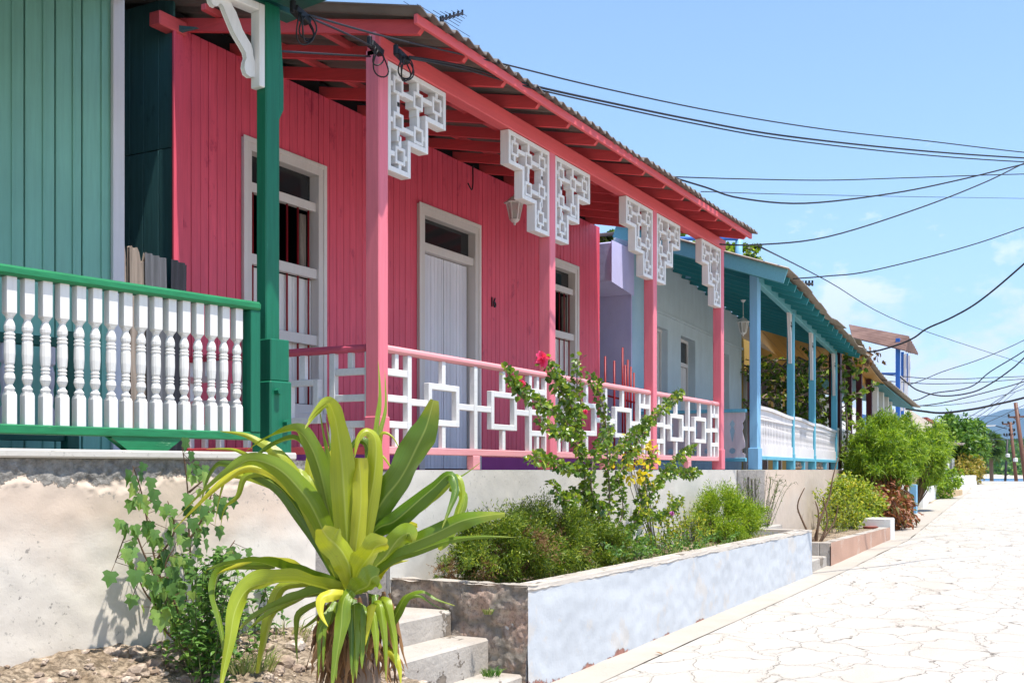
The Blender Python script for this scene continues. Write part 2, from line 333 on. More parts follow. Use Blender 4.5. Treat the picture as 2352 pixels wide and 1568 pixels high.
# leaves
def strap(name, c1, c2, c3, trans):
    t = NT(name); isl = t.tc.outputs['Random Per Island']; uv = t.n.new('ShaderNodeUVMap'); uv.uv_map = 'UVMap'
    mp = t.n.new('ShaderNodeMapping'); mp.inputs['Scale'].default_value = (26,1.2,1); t.l.new(uv.outputs[0], mp.inputs[0])
    vein = t.noise(1, 4, .6, mp.outputs[0]); sx = t.n.new('ShaderNodeSeparateXYZ'); t.l.new(uv.outputs[0], sx.inputs[0])
    c = t.ramp(isl, [(0.,c1),(.6,c2),(1.,c3)]); c = t.mix(t.ramp(vein, [(.35,0.),(.7,.55)]), c, t.mix(1., c, (1.5,1.35,1.2,1), 'MULTIPLY'))
    tip = t.math('ADD', sx.outputs[1], t.math('MULTIPLY', t.noise(7,4), .35)); c = t.mix(t.ramp(tip, [(1.05,0.),(1.18,1.)]) if False else t.ramp(t.math('MULTIPLY', tip, .7), [(.72,0.),(.90,.6)]), c, C(.50,.44,.05))
    mid = t.math('ABSOLUTE', t.math('SUBTRACT', sx.outputs[0], .5)); c = t.mix(t.ramp(mid, [(.0,.45),(.05,0.)]), c, C(.50,.55,.15))
    c = t.mix(t.ramp(t.math('ADD', sx.outputs[1], t.math('MULTIPLY', t.noise(22,4), .08)), [(1.0,0.),(1.02,1.)]), c, C(.22,.10,.03))
    sp_ = t.noise(30, 3); c = t.mix(t.ramp(sp_, [(.72,0.),(.75,.5)]), c, C(.22,.14,.03))
    t.bump(vein, .35, .004); t.done(c, .30, .5)
    tr = t.n.new('ShaderNodeBsdfTranslucent'); ms = t.n.new('ShaderNodeMixShader'); ms.inputs[0].default_value = trans
    t.l.new(t.mix(1., c, (1.35,1.3,.5,1), 'MULTIPLY'), tr.inputs[0]); t.l.new(t.b.outputs[0], ms.inputs[1]); t.l.new(tr.outputs[0], ms.inputs[2]); t.l.new(ms.outputs[0], t.out.inputs[0])
    return t.m
M['l_crinum'] = strap('crinum leaf', C(.07,.145,.012), C(.22,.30,.018), C(.46,.45,.028), .24)
M['l_crinum_y'] = leafmat('yellow crinum leaf', C(.58,.56,.04), C(.72,.66,.07), trans=.4, rough=.35)
M['l_dead'] = leafmat('dead leaf', C(.13,.055,.022), C(.33,.18,.08), C(.05,.022,.012), trans=.15, rough=.8)
M['l_mallow'] = leafmat('mallow leaf', C(.05,.13,.03), C(.20,.35,.09), C(.30,.42,.10), trans=.35)
M['l_weed'] = leafmat('weed leaf', C(.045,.13,.022), C(.13,.26,.05), C(.22,.36,.06), trans=.35)
M['l_juniper'] = leafmat('juniper needle', C(.045,.095,.012), C(.17,.25,.020), C(.36,.40,.04), trans=.3)
M['l_brown'] = leafmat('brown needle', C(.16,.08,.035), C(.24,.14,.06), trans=.15, rough=.8)
M['l_hib'] = leafmat('hibiscus leaf', C(.045,.11,.018), C(.17,.27,.030), C(.34,.42,.04), trans=.32, rough=.3, spec=.5)
M['l_gold'] = leafmat('golden leaf', C(.55,.42,.02), C(.72,.56,.03), C(.5,.5,.05), trans=.4)
M['l_aspar'] = leafmat('feathery leaf', C(.10,.20,.012), C(.30,.42,.022), C(.42,.50,.04), trans=.35)
M['l_olean'] = leafmat('willow leaf', C(.06,.16,.018), C(.30,.42,.028), C(.40,.52,.05), trans=.38)
M['l_croton'] = leafmat('yellow green leaf', C(.12,.20,.02), C(.34,.40,.04), C(.55,.50,.05), trans=.35, p3=.85)
M['l_redleaf'] = leafmat('rusty leaf', C(.20,.06,.025), C(.34,.13,.06), C(.12,.15,.03), trans=.2)
M['l_grape'] = leafmat('grape leaf', C(.03,.07,.010), C(.15,.25,.02), C(.38,.46,.05), trans=.4)
M['l_tree'] = leafmat('tree leaf', C(.035,.10,.015), C(.12,.24,.03), C(.22,.34,.04), trans=.3)
M['l_palm'] = leafmat('palm leaf', C(.04,.10,.025), C(.13,.22,.06), trans=.25)
M['l_ochre'] = leafmat('ochre leaf', C(.22,.20,.03), C(.42,.30,.06), C(.20,.26,.03), trans=.3)
M['l_grass'] = leafmat('grass blade', C(.13,.19,.04), C(.34,.36,.12), C(.45,.38,.2), trans=.3)
M['petal'] = leafmat('pink petal', C(.74,.045,.17), C(.88,.09,.26), trans=.3)
M['petal_v'] = leafmat('violet petal', C(.55,.12,.60), C(.70,.25,.72), trans=.3)
# ---------------------------------------------------------------- world, sun, camera
w = bpy.data.worlds.new('World'); sc.world = w; w.use_nodes = True
nt = w.node_tree; bg = nt.nodes['Background']
SUN = Vector((-.05, -.325, .945)).normalized(); EL = math.asin(SUN.z); ROT = math.atan2(SUN.x, SUN.y)
sky = nt.nodes.new('ShaderNodeTexSky'); sky.sky_type = 'NISHITA'; sky.sun_disc = False; sky.sun_elevation = EL; sky.sun_rotation = ROT
sky.air_density = 1.0; sky.dust_density = .35; sky.ozone_density = 3.2
tcw = nt.nodes.new('ShaderNodeTexCoord'); sp = nt.nodes.new('ShaderNodeSeparateXYZ'); nt.links.new(tcw.outputs['Generated'], sp.inputs[0])
mp = nt.nodes.new('ShaderNodeMapping'); mp.inputs['Scale'].default_value = (1,1,2.1); mp.inputs['Location'].default_value = (.4,.15,.3); nt.links.new(tcw.outputs['Generated'], mp.inputs[0])
def wn(scale, det, ro, dist=0):
    n = nt.nodes.new('ShaderNodeTexNoise'); n.inputs['Scale'].default_value = scale; n.inputs['Detail'].default_value = det; n.inputs['Roughness'].default_value = ro
    n.inputs['Distortion'].default_value = dist; nt.links.new(mp.outputs[0], n.inputs[0]); return n.outputs['Fac']
def wm(op, a, b):
    n = nt.nodes.new('ShaderNodeMath'); n.operation = op
    for i, q in enumerate((a, b)):
        if hasattr(q, 'links'): nt.links.new(q, n.inputs[i])
        else: n.inputs[i].default_value = q
    return n.outputs[0]
cl = wm('SUBTRACT', wn(15, 9, .60, .15), wm('MULTIPLY', wm('ABSOLUTE', wm('SUBTRACT', sp.outputs[2], .065), 0), 1.5))
rp = nt.nodes.new('ShaderNodeValToRGB'); rp.color_ramp.elements[0].position = .37; rp.color_ramp.elements[1].position = .49
rp.color_ramp.elements[0].color = (0,0,0,1); rp.color_ramp.elements[1].color = (.92,.92,.92,1); nt.links.new(cl, rp.inputs[0])
wisp = nt.nodes.new('ShaderNodeValToRGB'); wisp.color_ramp.elements[0].position = .62; wisp.color_ramp.elements[1].position = .85
wisp.color_ramp.elements[1].color = (.30,.30,.30,1); nt.links.new(wn(3.4, 7, .6, .2), wisp.inputs[0])
mx = nt.nodes.new('ShaderNodeMix'); mx.data_type = 'RGBA'; mx.inputs[7].default_value = (4.9,5.1,5.5,1)
fac = wm('MAXIMUM', rp.outputs[0], wisp.outputs[0]); nt.links.new(fac, mx.inputs[0]); nt.links.new(sky.outputs[0], mx.inputs[6])
nt.links.new(mx.outputs[2], bg.inputs[0]); bg.inputs[1].default_value = .142
L = bpy.data.lights.new('sun', 'SUN'); L.energy = 4.2; L.angle = R(.55); L.color = (1,.955,.88)
lo = bpy.data.objects.new('sun', L); COL.objects.link(lo); lo.rotation_euler = (-SUN).to_track_quat('-Z','Y').to_euler()
cam = bpy.data.cameras.new('camera'); cam.sensor_width = 36; cam.lens = 36*FP/2352; cam.shift_y = 294/2352; cam.clip_end = 30000; cam.clip_start = .1
co = bpy.data.objects.new('camera', cam); COL.objects.link(co); co.location = (0,0,EYE); co.rotation_euler = (R(90),0,TH-R(90)); sc.camera = co
sc.view_settings.view_transform = 'Standard'; sc.view_settings.look = 'None'; sc.view_settings.exposure = .93; sc.view_settings.gamma = 1
sc.render.engine = 'CYCLES'; sc.cycles.max_bounces = 8; sc.cycles.diffuse_bounces = 4; sc.cycles.transparent_max_bounces = 12

# ---------------------------------------------------------------- setting
HX = [(-30,0),(7,0),(16,.13),(22,.27),(33,.36),(55,.50),(76,.92),(84,.80),(110,-.6),(150,-2.6),(260,-3.2)]
def hs(x):
    for (a,b),(c,d) in zip(HX, HX[1:]):
        if x <= c: t_ = max(0,(x-a)/(c-a)); return b+(d-b)*(t_ if a in (-30,7,16,22,33) else t_*t_*(3-2*t_))
    return -3.2
def lane(X):  # left edge of the street
    return 3.8 if X < 22.6 else 3.8+(X-22.6)*.075
XS = [-12,-6,-2,0,2,4,6,8,10,13,16,19,22,25,29,33,38,44,50,55,60,65,70,74,78,82,86,92,100,110]
def gr(u, v):
    X = -12+122*u; return (X, -7.5+(lane(X)-.34+7.5)*v, hs(X))
mb = MB(); mb.grid(240, 12, gr); tag(mb.build('street', M['street'], smooth=True), 'pale flagstone street paved with irregular stones', kind='structure')
mb = MB(); mb.grid(240, 2, lambda u,v: (-12+122*u, lane(-12+122*u)-.335+.8*v+(.03*noise.noise(Vector((u*90,0,2)))+.015*noise.noise(Vector((u*400,0,2))) if v == 0 else 0), hs(-12+122*u)+.004))
tag(mb.build('street_edge', M['edge'], smooth=True), 'smooth pale concrete strip along the foot of the planters', kind='structure')
def gg(u, v):
    X = -60+320*u; Y = -90+180*v; z = hs(X)-.03
    if Y > 4.5 and X < 60: z = max(z, hs(X)+.02)
    return (X, Y, z-.02)
mb = MB(); mb.grid(160, 60, gg); tag(mb.build('ground', M['ground'], smooth=True), 'open ground around the street', kind='structure')
mb = MB(); mb.box(120,5200,-2500,2500,-2.46,-2.4); tag(mb.build('sea', M['sea']), 'strip of blue bay water beyond the end of the street', kind='structure')
# far shore with scrub hill
def shore(u, v):
    Y = -260+520*u; t_ = v; X = 560+t_*700-12*noise.noise(Vector((Y*.02,3,0)))
    base = -2.6+min(t_*60,1)*1.6
    k = max(0, (t_-.02)); hh = 30*min(k*3,1)**.8*(1+.35*noise.noise(Vector((X*.006,Y*.008,0)))+.12*noise.noise(Vector((X*.03,Y*.03,0))))
    hh *= .40+.60*max(0,min(1,(110-Y)/190))
    return (X, Y, base+hh+(1.6*noise.noise(Vector((X*.2,Y*.2,1))) if t_ > .02 else 0))
mb = MB(); mb.grid(260, 70, shore); tag(mb.build('hills', M['hill'], smooth=True), 'dark green scrub hill across the bay', kind='structure')
mb = MB(); mb.grid(120, 2, lambda u,v: (556+v*18-10*noise.noise(Vector(((-260+520*u)*.02,3,0))), -260+520*u, -2.5+v*2.9))
tag(mb.build('shore', M['sand'], smooth=True), 'pale stony beach below the green hill', kind='structure')
def mtn(u, v):
    a = R(-24+60*u); r = 9000+v*4500
    prof = 350+60*noise.noise(Vector((u*22,5,0)))+22*noise.noise(Vector((u*75,9,0)))
    prof = prof*1.5
    prof += 170*math.exp(-((u-.455)/.032)**2)
    k = math.sin(min(v*1.25,1)*PI/2)
    return (r*math.cos(a), r*math.sin(a), -40+prof*k*(1+.25*noise.noise(Vector((u*30,v*6,2)))*(1-v)))
mb = MB(); mb.grid(300, 24, mtn); tag(mb.build('mountains', M['mount'], smooth=True), 'hazy blue mountain ridge beyond the bay', kind='structure')
# soil bank under the cream wall
GO = (3.73, 5.03); GA = -math.atan2(.168,.9857)
GC, GS = math.cos(GA), math.sin(GA)
def gl(s, t): return (GO[0]+s*GC-t*GS, GO[1]+s*GS+t*GC)
def bank(X, Y):
    t_ = (X-GO[0])*(-GS)*-1 if False else -(X-GO[0])*GS+(Y-GO[1])*GC      # distance behind the railing line
    e = max(0, min(1, (t_+1.75)/1.6)); z = .06+.60*e**.8-.02*max(0,X-4)
    z += .055*noise.noise(Vector((X*2.3,Y*2.3,0)))+.035*noise.noise(Vector((X*7,Y*7,3)))+.02*noise.noise(Vector((X*19,Y*19,7)))
    k = max(0, min(1, (6.1-X)/.5)); z = z*k+(.12)*(1-k)
    return z
mb = MB(); mb.grid(150, 70, lambda u,v: (.5+5.9*u, 3.0+3.2*v, bank(.5+5.9*u, 3.0+3.2*v)))
tag(mb.build('soil_bank', M['soil'], smooth=True), 'dry stony soil bank at the foot of the cream wall', kind='structure')
def rock(mb, c, r, sq=.7, seed=0):
    import bmesh
    bm = bmesh.new(); bmesh.ops.create_icosphere(bm, subdivisions=2 if r > .03 else 1, radius=1)
    vs = []
    for vv in bm.verts:
        p = vv.co.copy(); k = 1+.45*noise.noise(p*1.1+Vector((seed*3.7,seed,0)))+.15*noise.noise(p*3+Vector((0,seed,0)))
        vs.append((c[0]+p.x*r*k, c[1]+p.y*r*k*.9, c[2]+p.z*r*k*sq))
    fs = [tuple(x.index for x in f.verts) for f in bm.faces]; bm.free(); mb.add(vs, fs)
rs = random.Random(5); mb = MB()
for i in range(1500):
    X = rs.uniform(1.6,6.1); Y = rs.uniform(3.4,5.25); t_ = -(X-GO[0])*GS+(Y-GO[1])*GC
    if t_ > -.12: continue
    rock(mb, (X,Y,bank(X,Y)+.005), rs.choice((.010,.014,.018,.025,.035)) if i%14 else rs.uniform(.04,.07), .6, i)
tag(mb.build('rubble', M['stone'], smooth=False), 'scattered pale broken stones on the soil bank', kind='stuff')
mb = MB()
for i in range(60):
    p = at(rs.uniform(520,740), rs.uniform(1530,1590), d=rs.uniform(5.3,6.0)); rock(mb, (p.x,p.y,bank(p.x,p.y)+.015), rs.uniform(.015,.045), .6, i+900)
tag(mb.build('gravel', M['gstone']), 'grey broken stones beside the big leafy plant', kind='stuff')
p = at(640,1545,d=5.7); mb = MB(); rock(mb, (p.x,p.y,bank(p.x,p.y)+.04), .15, .6, 77)
tag(mb.build('boulder', M['gstone']), 'dark grey stone lying left of the trunk of the big leafy plant', 'stone')

# ---------------------------------------------------------------- leaf helpers
def leaf(mb, p, d, n, L, W, fold=.25, droop=0):
    d = d.normalized(); s = d.cross(n)
    if s.length < 1e-4: s = d.cross(Vector((.3,.5,.8)))
    s.normalize(); n = s.cross(d)
    m = p+d*(L*.45); tip = p+d*L-Vector((0,0,droop*L))
    mb.v += [tuple(p), tuple(m+s*(W/2)+n*(fold*W*.5)), tuple(tip), tuple(m-s*(W/2)+n*(fold*W*.5))]
    k = len(mb.v)-4; mb.f += [(k,k+1,k+2),(k,k+2,k+3)]
def leaf6(mb, p, d, n, L, W, fold=.2, droop=.1):
    d = d.normalized(); s = d.cross(n)
    if s.length < 1e-4: s = d.cross(Vector((.3,.5,.8)))
    s.normalize(); n = s.cross(d); k = len(mb.v)
    a = p+d*L*.3; b = p+d*L*.65-Vector((0,0,droop*L*.3)); t_ = p+d*L-Vector((0,0,droop*L)); up = n*(fold*W*.5)
    mb.v += [tuple(x) for x in (p, a+s*W*.5+up, b+s*W*.42+up, t_, b-s*W*.42+up, a-s*W*.5+up, a, b)]
    mb.f += [(k,k+1,k+6),(k+1,k+2,k+7,k+6),(k+2,k+3,k+7),(k,k+6,k+5),(k+5,k+6,k+7,k+4),(k+7,k+3,k+4)]
def lobed(mb, p, d, n, L, fold=.15):
    d = d.normalized(); s = d.cross(n)
    if s.length < 1e-4: s = d.cross(Vector((.3,.5,.8)))
    s.normalize(); n = s.cross(d); k = len(mb.v)
    pr = [(-.10,.0),(-.16,.28),(.05,.52),(.26,.34),(.55,.50),(.60,.22),(1.,0),(.60,-.22),(.55,-.50),(.26,-.34),(.05,-.52),(-.16,-.28)]
    mb.v.append(tuple(p+d*.2*L))
    for a, b in pr: mb.v.append(tuple(p+d*a*L+s*b*L+n*(abs(b)*fold*L-.12*a*a*L)))
    for i in range(12): mb.f.append((k, k+1+i, k+1+(i+1)%12))
def rv(r, zb=0.):
    while True:
        q = Vector((r.uniform(-1,1), r.uniform(-1,1), r.uniform(-1,1)))
        if .05 < q.length < 1: q.normalize(); q.z += zb; return q.normalized()
def bush(name, label, cat, base, c, rad, ncl, per, L, W, mat, smat='stem_brown', seed=1, clr=.16, zb=.3, mode=0, group=None, stems=True, shell=.45, brown=None, stemr=.008, squash=None):
    r = random.Random(seed); T_ = thing(name, Vector(base), label, cat, group); F_ = MB(); G_ = MB(); B_ = MB()
    c = Vector(c); base = Vector(base)
    for i in range(ncl):
        q = rv(r); k = shell+(1-shell)*r.random()**.5
        k *= .92+.75*noise.noise(q*1.5+Vector((seed*1.7,0,0)))
        cc = c+Vector((q.x*rad[0]*k, q.y*rad[1]*k, q.z*rad[2]*k)); out = Vector((q.x,q.y,q.z+zb)).normalized()
        if stems and i % 3 == 0:
            mid = base.lerp(cc,.5)+rv(r)*.06*rad[0]; G_.tube(smoothpts([base+rv(r)*.03, mid, cc],3), stemr, 4, stemr*.35, cap=False)
        cl = clr*r.uniform(.6,1.25)
        if r.random() < .12: cc = c+(cc-c)*1.28; cl *= .55
        tgt = B_ if (brown and r.random() < brown) else F_
        for j in range(per):
            if mode == 1:      # sprays: needles along a short twig
                if j % 8 == 0: tw = (out+rv(r)*.6).normalized(); sp0 = cc+rv(r)*cl*.45
                f = (j%8)/8; pp = sp0+tw*cl*f*1.5; dd = (tw*.9+rv(r)*.9).normalized(); nn_ = rv(r,.6)
                leaf(tgt, pp, dd, nn_, L*r.uniform(.7,1.3), W, .1)
            elif mode == 2:    # arching long leaves from the clump
                dd = (out*.5+rv(r,.35)).normalized(); pp = cc+rv(r)*cl*.6
                leaf6(tgt, pp, dd, rv(r,1.2), L*r.uniform(.6,1.3), W*r.uniform(.7,1.2), .2, r.uniform(.1,.5))
            else:
                pp = cc+rv(r)*cl*r.random()**.5; dd = (out*.6+rv(r,-.1)).normalized()
                leaf6(tgt, pp, dd, (rv(r,1.)+SUN*.4), L*r.uniform(.6,1.3), W*r.uniform(.7,1.2), .25, r.uniform(0,.3))
    F_.build('leaves', M[mat], T_)
    if B_.v: B_.build('dry_leaves', M['l_brown'], T_)
    if G_.v: G_.build('stems', M[smat], T_)
    return T_
HAZE = 6e-5
# ---------------------------------------------------------------- building helpers
FL = EYE
def planks(mb, x0, x1, z0, z1, w, y, th, openings=(), gap=.006, r=None):
    """vertical boards in the plane y (front face) with openings left free"""
    r = r or random.Random(3); xs = [x0]; x = x0
    cuts = sorted([o[0] for o in openings]+[o[1] for o in openings])
    while x < x1-1e-6:
        nx = x+w*r.uniform(.9,1.1)
        for c_ in cuts:
            if x+1e-4 < c_ < nx+w*.35: nx = c_; break
        if nx > x1-w*.3: nx = x1
        a, b = x, nx; mid = (a+b)/2; iv = [(z0, z1)]
        for (o0,o1,oz0,oz1) in openings:
            if o0 < mid < o1:
                new = []
                for (p,q) in iv:
                    if oz0 > p: new.append((p, oz0))
                    if oz1 < q: new.append((oz1, q))
                iv = new
        j = r.uniform(-.002,.002)
        for p, q in iv: mb.box(a+gap/2, b-gap/2, y+j, y+th, p, q)
        x = nx
def holes(mb, x0, x1, z0, z1, y0, y1, openings):
    """solid wall slab with openings"""
    xs = sorted(set([x0,x1]+[o[0] for o in openings]+[o[1] for o in openings]))
    for a, b in zip(xs, xs[1:]):
        iv = [(z0,z1)]
        for (o0,o1,p,q) in openings:
            if o0 < (a+b)/2 < o1: iv = [t_ for (s_,e_) in iv for t_ in ((s_,p),(q,e_)) if t_[1] > t_[0]+1e-6]
        for p, q in iv: mb.box(a,b,y0,y1,p,q)
def corrugated(mb, x0, x1, y0, y1, zf, wave=.177, amp=.024, sheet=.92, seed=1, rows=3, jit=.03, res=10):
    r = random.Random(seed); n = int((x1-x0)/wave*res); js = [r.uniform(-jit,jit) for _ in range(200)]
    def fn(u, v):
        x = x0+(x1-x0)*u; k = int((x-x0)/sheet); yy = y0+js[k] if v == 0 else y0+(y1-y0)*v
        yy += .012*math.sin(2*PI*x/wave) if v == 0 else 0
        return (x, yy, zf(x,yy)+amp*math.sin(2*PI*x/wave)+.012*(k%2)+js[k+20]*.25)
    mb.grid(n, rows, fn)
def opening(parent, name, x0, x1, z0, z1, y, fr, mat, ox=0, oy=0, ang=0, proud=.03, depth=.12, header=None):
    """frame boards round an opening; returns the part the fittings hang on"""
    m = MB(ox,oy,ang)
    m.box(x0,x0+fr,y-proud,y+depth,z0,z1-fr); m.box(x1-fr,x1,y-proud,y+depth,z0,z1-fr); m.box(x0,x1,y-proud,y+depth,z1-fr,z1)
    m.box(x0-.012,x0+fr*.35,y-proud-.012,y-proud,z0,z1+.012); m.box(x1-fr*.35,x1+.012,y-proud-.012,y-proud,z0,z1+.012)
    m.box(x0+fr*.35,x1-fr*.35,y-proud-.012,y-proud,z1-fr*.35,z1+.012)
    if z0 > FL+.1: m.box(x0,x1,y-proud-.01,y+depth,z0-.09,z0)
    return m.build(name, mat, parent, bevel=.004)
# ---------------------------------------------------------------- pink house
H = thing('wooden_house', (11.5,9,FL-.02), 'pink wooden house with red rafters, white lattice brackets and the number 16', 'house')
PX0, PX1, PW, PP = 7.0, 16.1, 7.15, 5.03
OPN = [(7.86,9.08,FL+.57,FL+3.12),(10.84,12.26,FL,FL+3.13),(14.02,15.24,FL+.57,FL+3.08)]
mb = MB(); planks(mb, PX0, PX1, FL+.16, FL+3.86, .112, PW, .025, OPN, .007); mb.box(PX0-.001,PX0+.09,PW-.03,PW-.004,FL+.16,FL+3.86)
mb.build('front_wall', M['pink_wall'], H, bevel=.003)
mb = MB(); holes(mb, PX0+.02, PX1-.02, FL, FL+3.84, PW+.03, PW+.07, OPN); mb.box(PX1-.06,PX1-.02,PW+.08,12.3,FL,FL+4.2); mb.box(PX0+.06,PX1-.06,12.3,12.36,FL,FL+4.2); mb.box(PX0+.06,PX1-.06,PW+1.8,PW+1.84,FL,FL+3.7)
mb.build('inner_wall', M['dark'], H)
mb = MB(); holes(mb, PX0-.01, PX1, FL-.01, FL+.16, PW-.03, PW+.028, [(10.84,12.26,FL,FL+.16)]); mb.build('plinth', M['plinth'], H, bevel=.004)
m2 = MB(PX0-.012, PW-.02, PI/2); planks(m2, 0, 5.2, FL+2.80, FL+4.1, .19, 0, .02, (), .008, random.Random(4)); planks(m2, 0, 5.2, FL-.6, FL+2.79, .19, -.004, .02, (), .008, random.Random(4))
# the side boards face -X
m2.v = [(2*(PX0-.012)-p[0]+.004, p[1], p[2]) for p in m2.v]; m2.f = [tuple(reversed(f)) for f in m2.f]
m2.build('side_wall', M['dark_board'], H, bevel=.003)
mb = MB(); mb.box(PX0-.035,PX0+.0,PW-.045,PW-.021,FL+.02,FL+3.8); mb.build('corner_strip', M['pink_wall'], H, bevel=.003)
mb = MB(); mb.box(PX0-.3,PX1+.6,PP,12.3,FL-.12,FL-.012); mb.build('porch_floor', M['bare'], H)
POSTS = [7.145, 10.145, 13.045, 15.795]
for i, px in enumerate(POSTS):
    mb = MB(); mb.box(px-.065,px+.065,PP,PP+.13,FL+(.0 if i else 0),FL+3.3)
    if i in (1,2,3): mb.box(px-.078,px+.078,PP-.012,PP+.142,FL,FL+(.42 if i==1 else .30))
    else: mb.box(px-.072,px+.074,PP-.01,PP+.138,FL,FL+.42); mb.box(px-.067,px+.03,PP+.03,PP+.1,FL+3.3,FL+3.44)
    mb.build('porch_post', M['pink_post'], H, bevel=.008)
mb = MB(); mb.box(7.08,15.9,PP-.012,PP+.118,FL+3.25,FL+3.40); mb.build('porch_beam', M['pink_beam'], H, bevel=.007)
rz = lambda y: FL+3.43+.2*(y-PP)
rf = lambda x, y: FL+3.455+.235*(y-4.55)
mb = MB(); mb.box(PX0+.02,PX1-.02,PW+.08,PW+.12,FL+3.8,FL+4.03); mb.build('dark_gap_strip', M['dark'], H)  # near-black strip added as the shadow in the gap under the roof
for k in range(14):
    x = 7.15+.6615*k; th = .05; y0 = 4.66; y1 = 7.35
    dz = .105; a = [(x-th/2,y0,rz(y0)+.055),(x-th/2,y0+.045,rz(y0+.05)),(x-th/2,y1,rz(y1)),(x-th/2,y1,rz(y1)+dz),(x-th/2,y0,rz(y0)+dz)]
    mb = MB(); mb.ext(a, (th,0,0)); mb.build('rafter', M['pink_raft'], H, bevel=.004)
for yy in (5.85, 6.75):
    mb = MB(); mb.beam((6.95,yy,rf(0,yy)-.055),(15.9,yy,rf(0,yy)-.055),.055,.055); mb.build('purlin', M['pink_beam'], H, bevel=.004)
mb = MB(); mb.beam((6.98,4.622,rz(4.645)+.060),(15.85,4.622,rz(4.645)+.060),.035,.075); mb.build('fascia', M['pink_beam'], H, bevel=.004)
mb = MB(); mb.box(6.80,7.12,PW-.05,PW+.08,FL+3.79,FL+3.91); mb.build('beam_end', M['pink_beam'], H, bevel=.008)
rf = lambda x, y: FL+3.455+.235*(y-4.55)
mb = MB(); corrugated(mb, 6.93, 15.95, 4.56, 9.6, rf, seed=3, rows=4); mb2 = mb
mb.grid(60, 2, lambda u,v: (6.93+9.02*u, 9.6+3*v, FL+4.64-.25*3*v)); mb.grid(8, 2, lambda u,v: (6.15+.8*u, 6.9+2.7*v, rf(0, 6.9+2.7*v)+.02*math.sin(u*28)))
mb.build('roof', M['cement_roof'], H, solid=.009)
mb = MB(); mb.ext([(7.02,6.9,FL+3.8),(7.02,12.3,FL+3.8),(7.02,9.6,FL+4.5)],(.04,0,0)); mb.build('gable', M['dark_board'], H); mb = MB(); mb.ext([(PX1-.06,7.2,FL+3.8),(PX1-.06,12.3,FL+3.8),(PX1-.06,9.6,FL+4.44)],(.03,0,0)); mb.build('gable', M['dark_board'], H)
# stepped lattice brackets
def lattice(x0, sgn, parent):
    mb = MB(); u_ = .289; t_ = .042; y0, y1 = PP+.005, PP+.10; top = FL+3.245
    rows = [3,2,1]
    X = lambda a: x0+sgn*a
    def bx(a,b,z0,z1,yo=0):
        p,q = sorted((X(a),X(b))); mb.box(p,q,y0+yo,y1-yo,z0,z1)
    W_ = [3*u_, 2.03*u_, 1.12*u_]
    ncol = 3; zb = [top, top-.325, top-.60, top-.865]
    bx(0,t_,zb[3],top-t_); bx(0,W_[0],top-t_,top)
    for i in range(3):
        bx(W_[i]-t_,W_[i],zb[i+1]+(0 if i<9 else 0),zb[i]-(t_ if i==0 else 0))
        inner = W_[i+1]-t_ if i < 2 else t_
        bx(inner+(.0 if i<2 else 0),W_[i]-t_,zb[i+1],zb[i+1]+t_)
    s_ = .070; tt = .026
    for i in range(3):
        zc = (zb[i]+zb[i+1])/2+(0 if i else -.012)
        n = 3-i; cx = [W_[i]*(j+.5)/n+(.01 if n > 1 else .02) for j in range(n)]
        for j, c_ in enumerate(cx):
            jz = zc+.02*((j%2)*2-1)*-1
            bx(c_-s_,c_-s_+tt,jz-s_,jz+s_,.004); bx(c_+s_-tt,c_+s_,jz-s_,jz+s_,.004)
            bx(c_-s_+tt,c_+s_-tt,jz+s_-tt,jz+s_,.004); bx(c_-s_+tt,c_+s_-tt,jz-s_,jz-s_+tt,.004)
            up = (top-t_) if i == 0 else zc+.29-.05
            bx(c_-.02,c_+.02,jz+s_,min(up,jz+.16) if i else top-t_,.008)
            bx(c_-.02,c_+.02,max(jz-.17,zb[i+1]+(t_ if j==n-1 else 0)),jz-s_,.008)
            l = t_ if j == 0 else cx[j-1]+s_
            rr = W_[i]-t_ if j == n-1 else None
            bx(l,c_-s_,jz-.02,jz+.02,.010)
            if rr: bx(c_+s_,rr,jz-.02,jz+.02,.010)
    return mb.build('lattice_bracket', M['white_z'], parent, bevel=.003)
lattice(POSTS[0]+.067, 1, H)
for i in (1,2): lattice(POSTS[i]-.067, -1, H); lattice(POSTS[i]+.067, 1, H)
lattice(POSTS[3]-.067, -1, H)
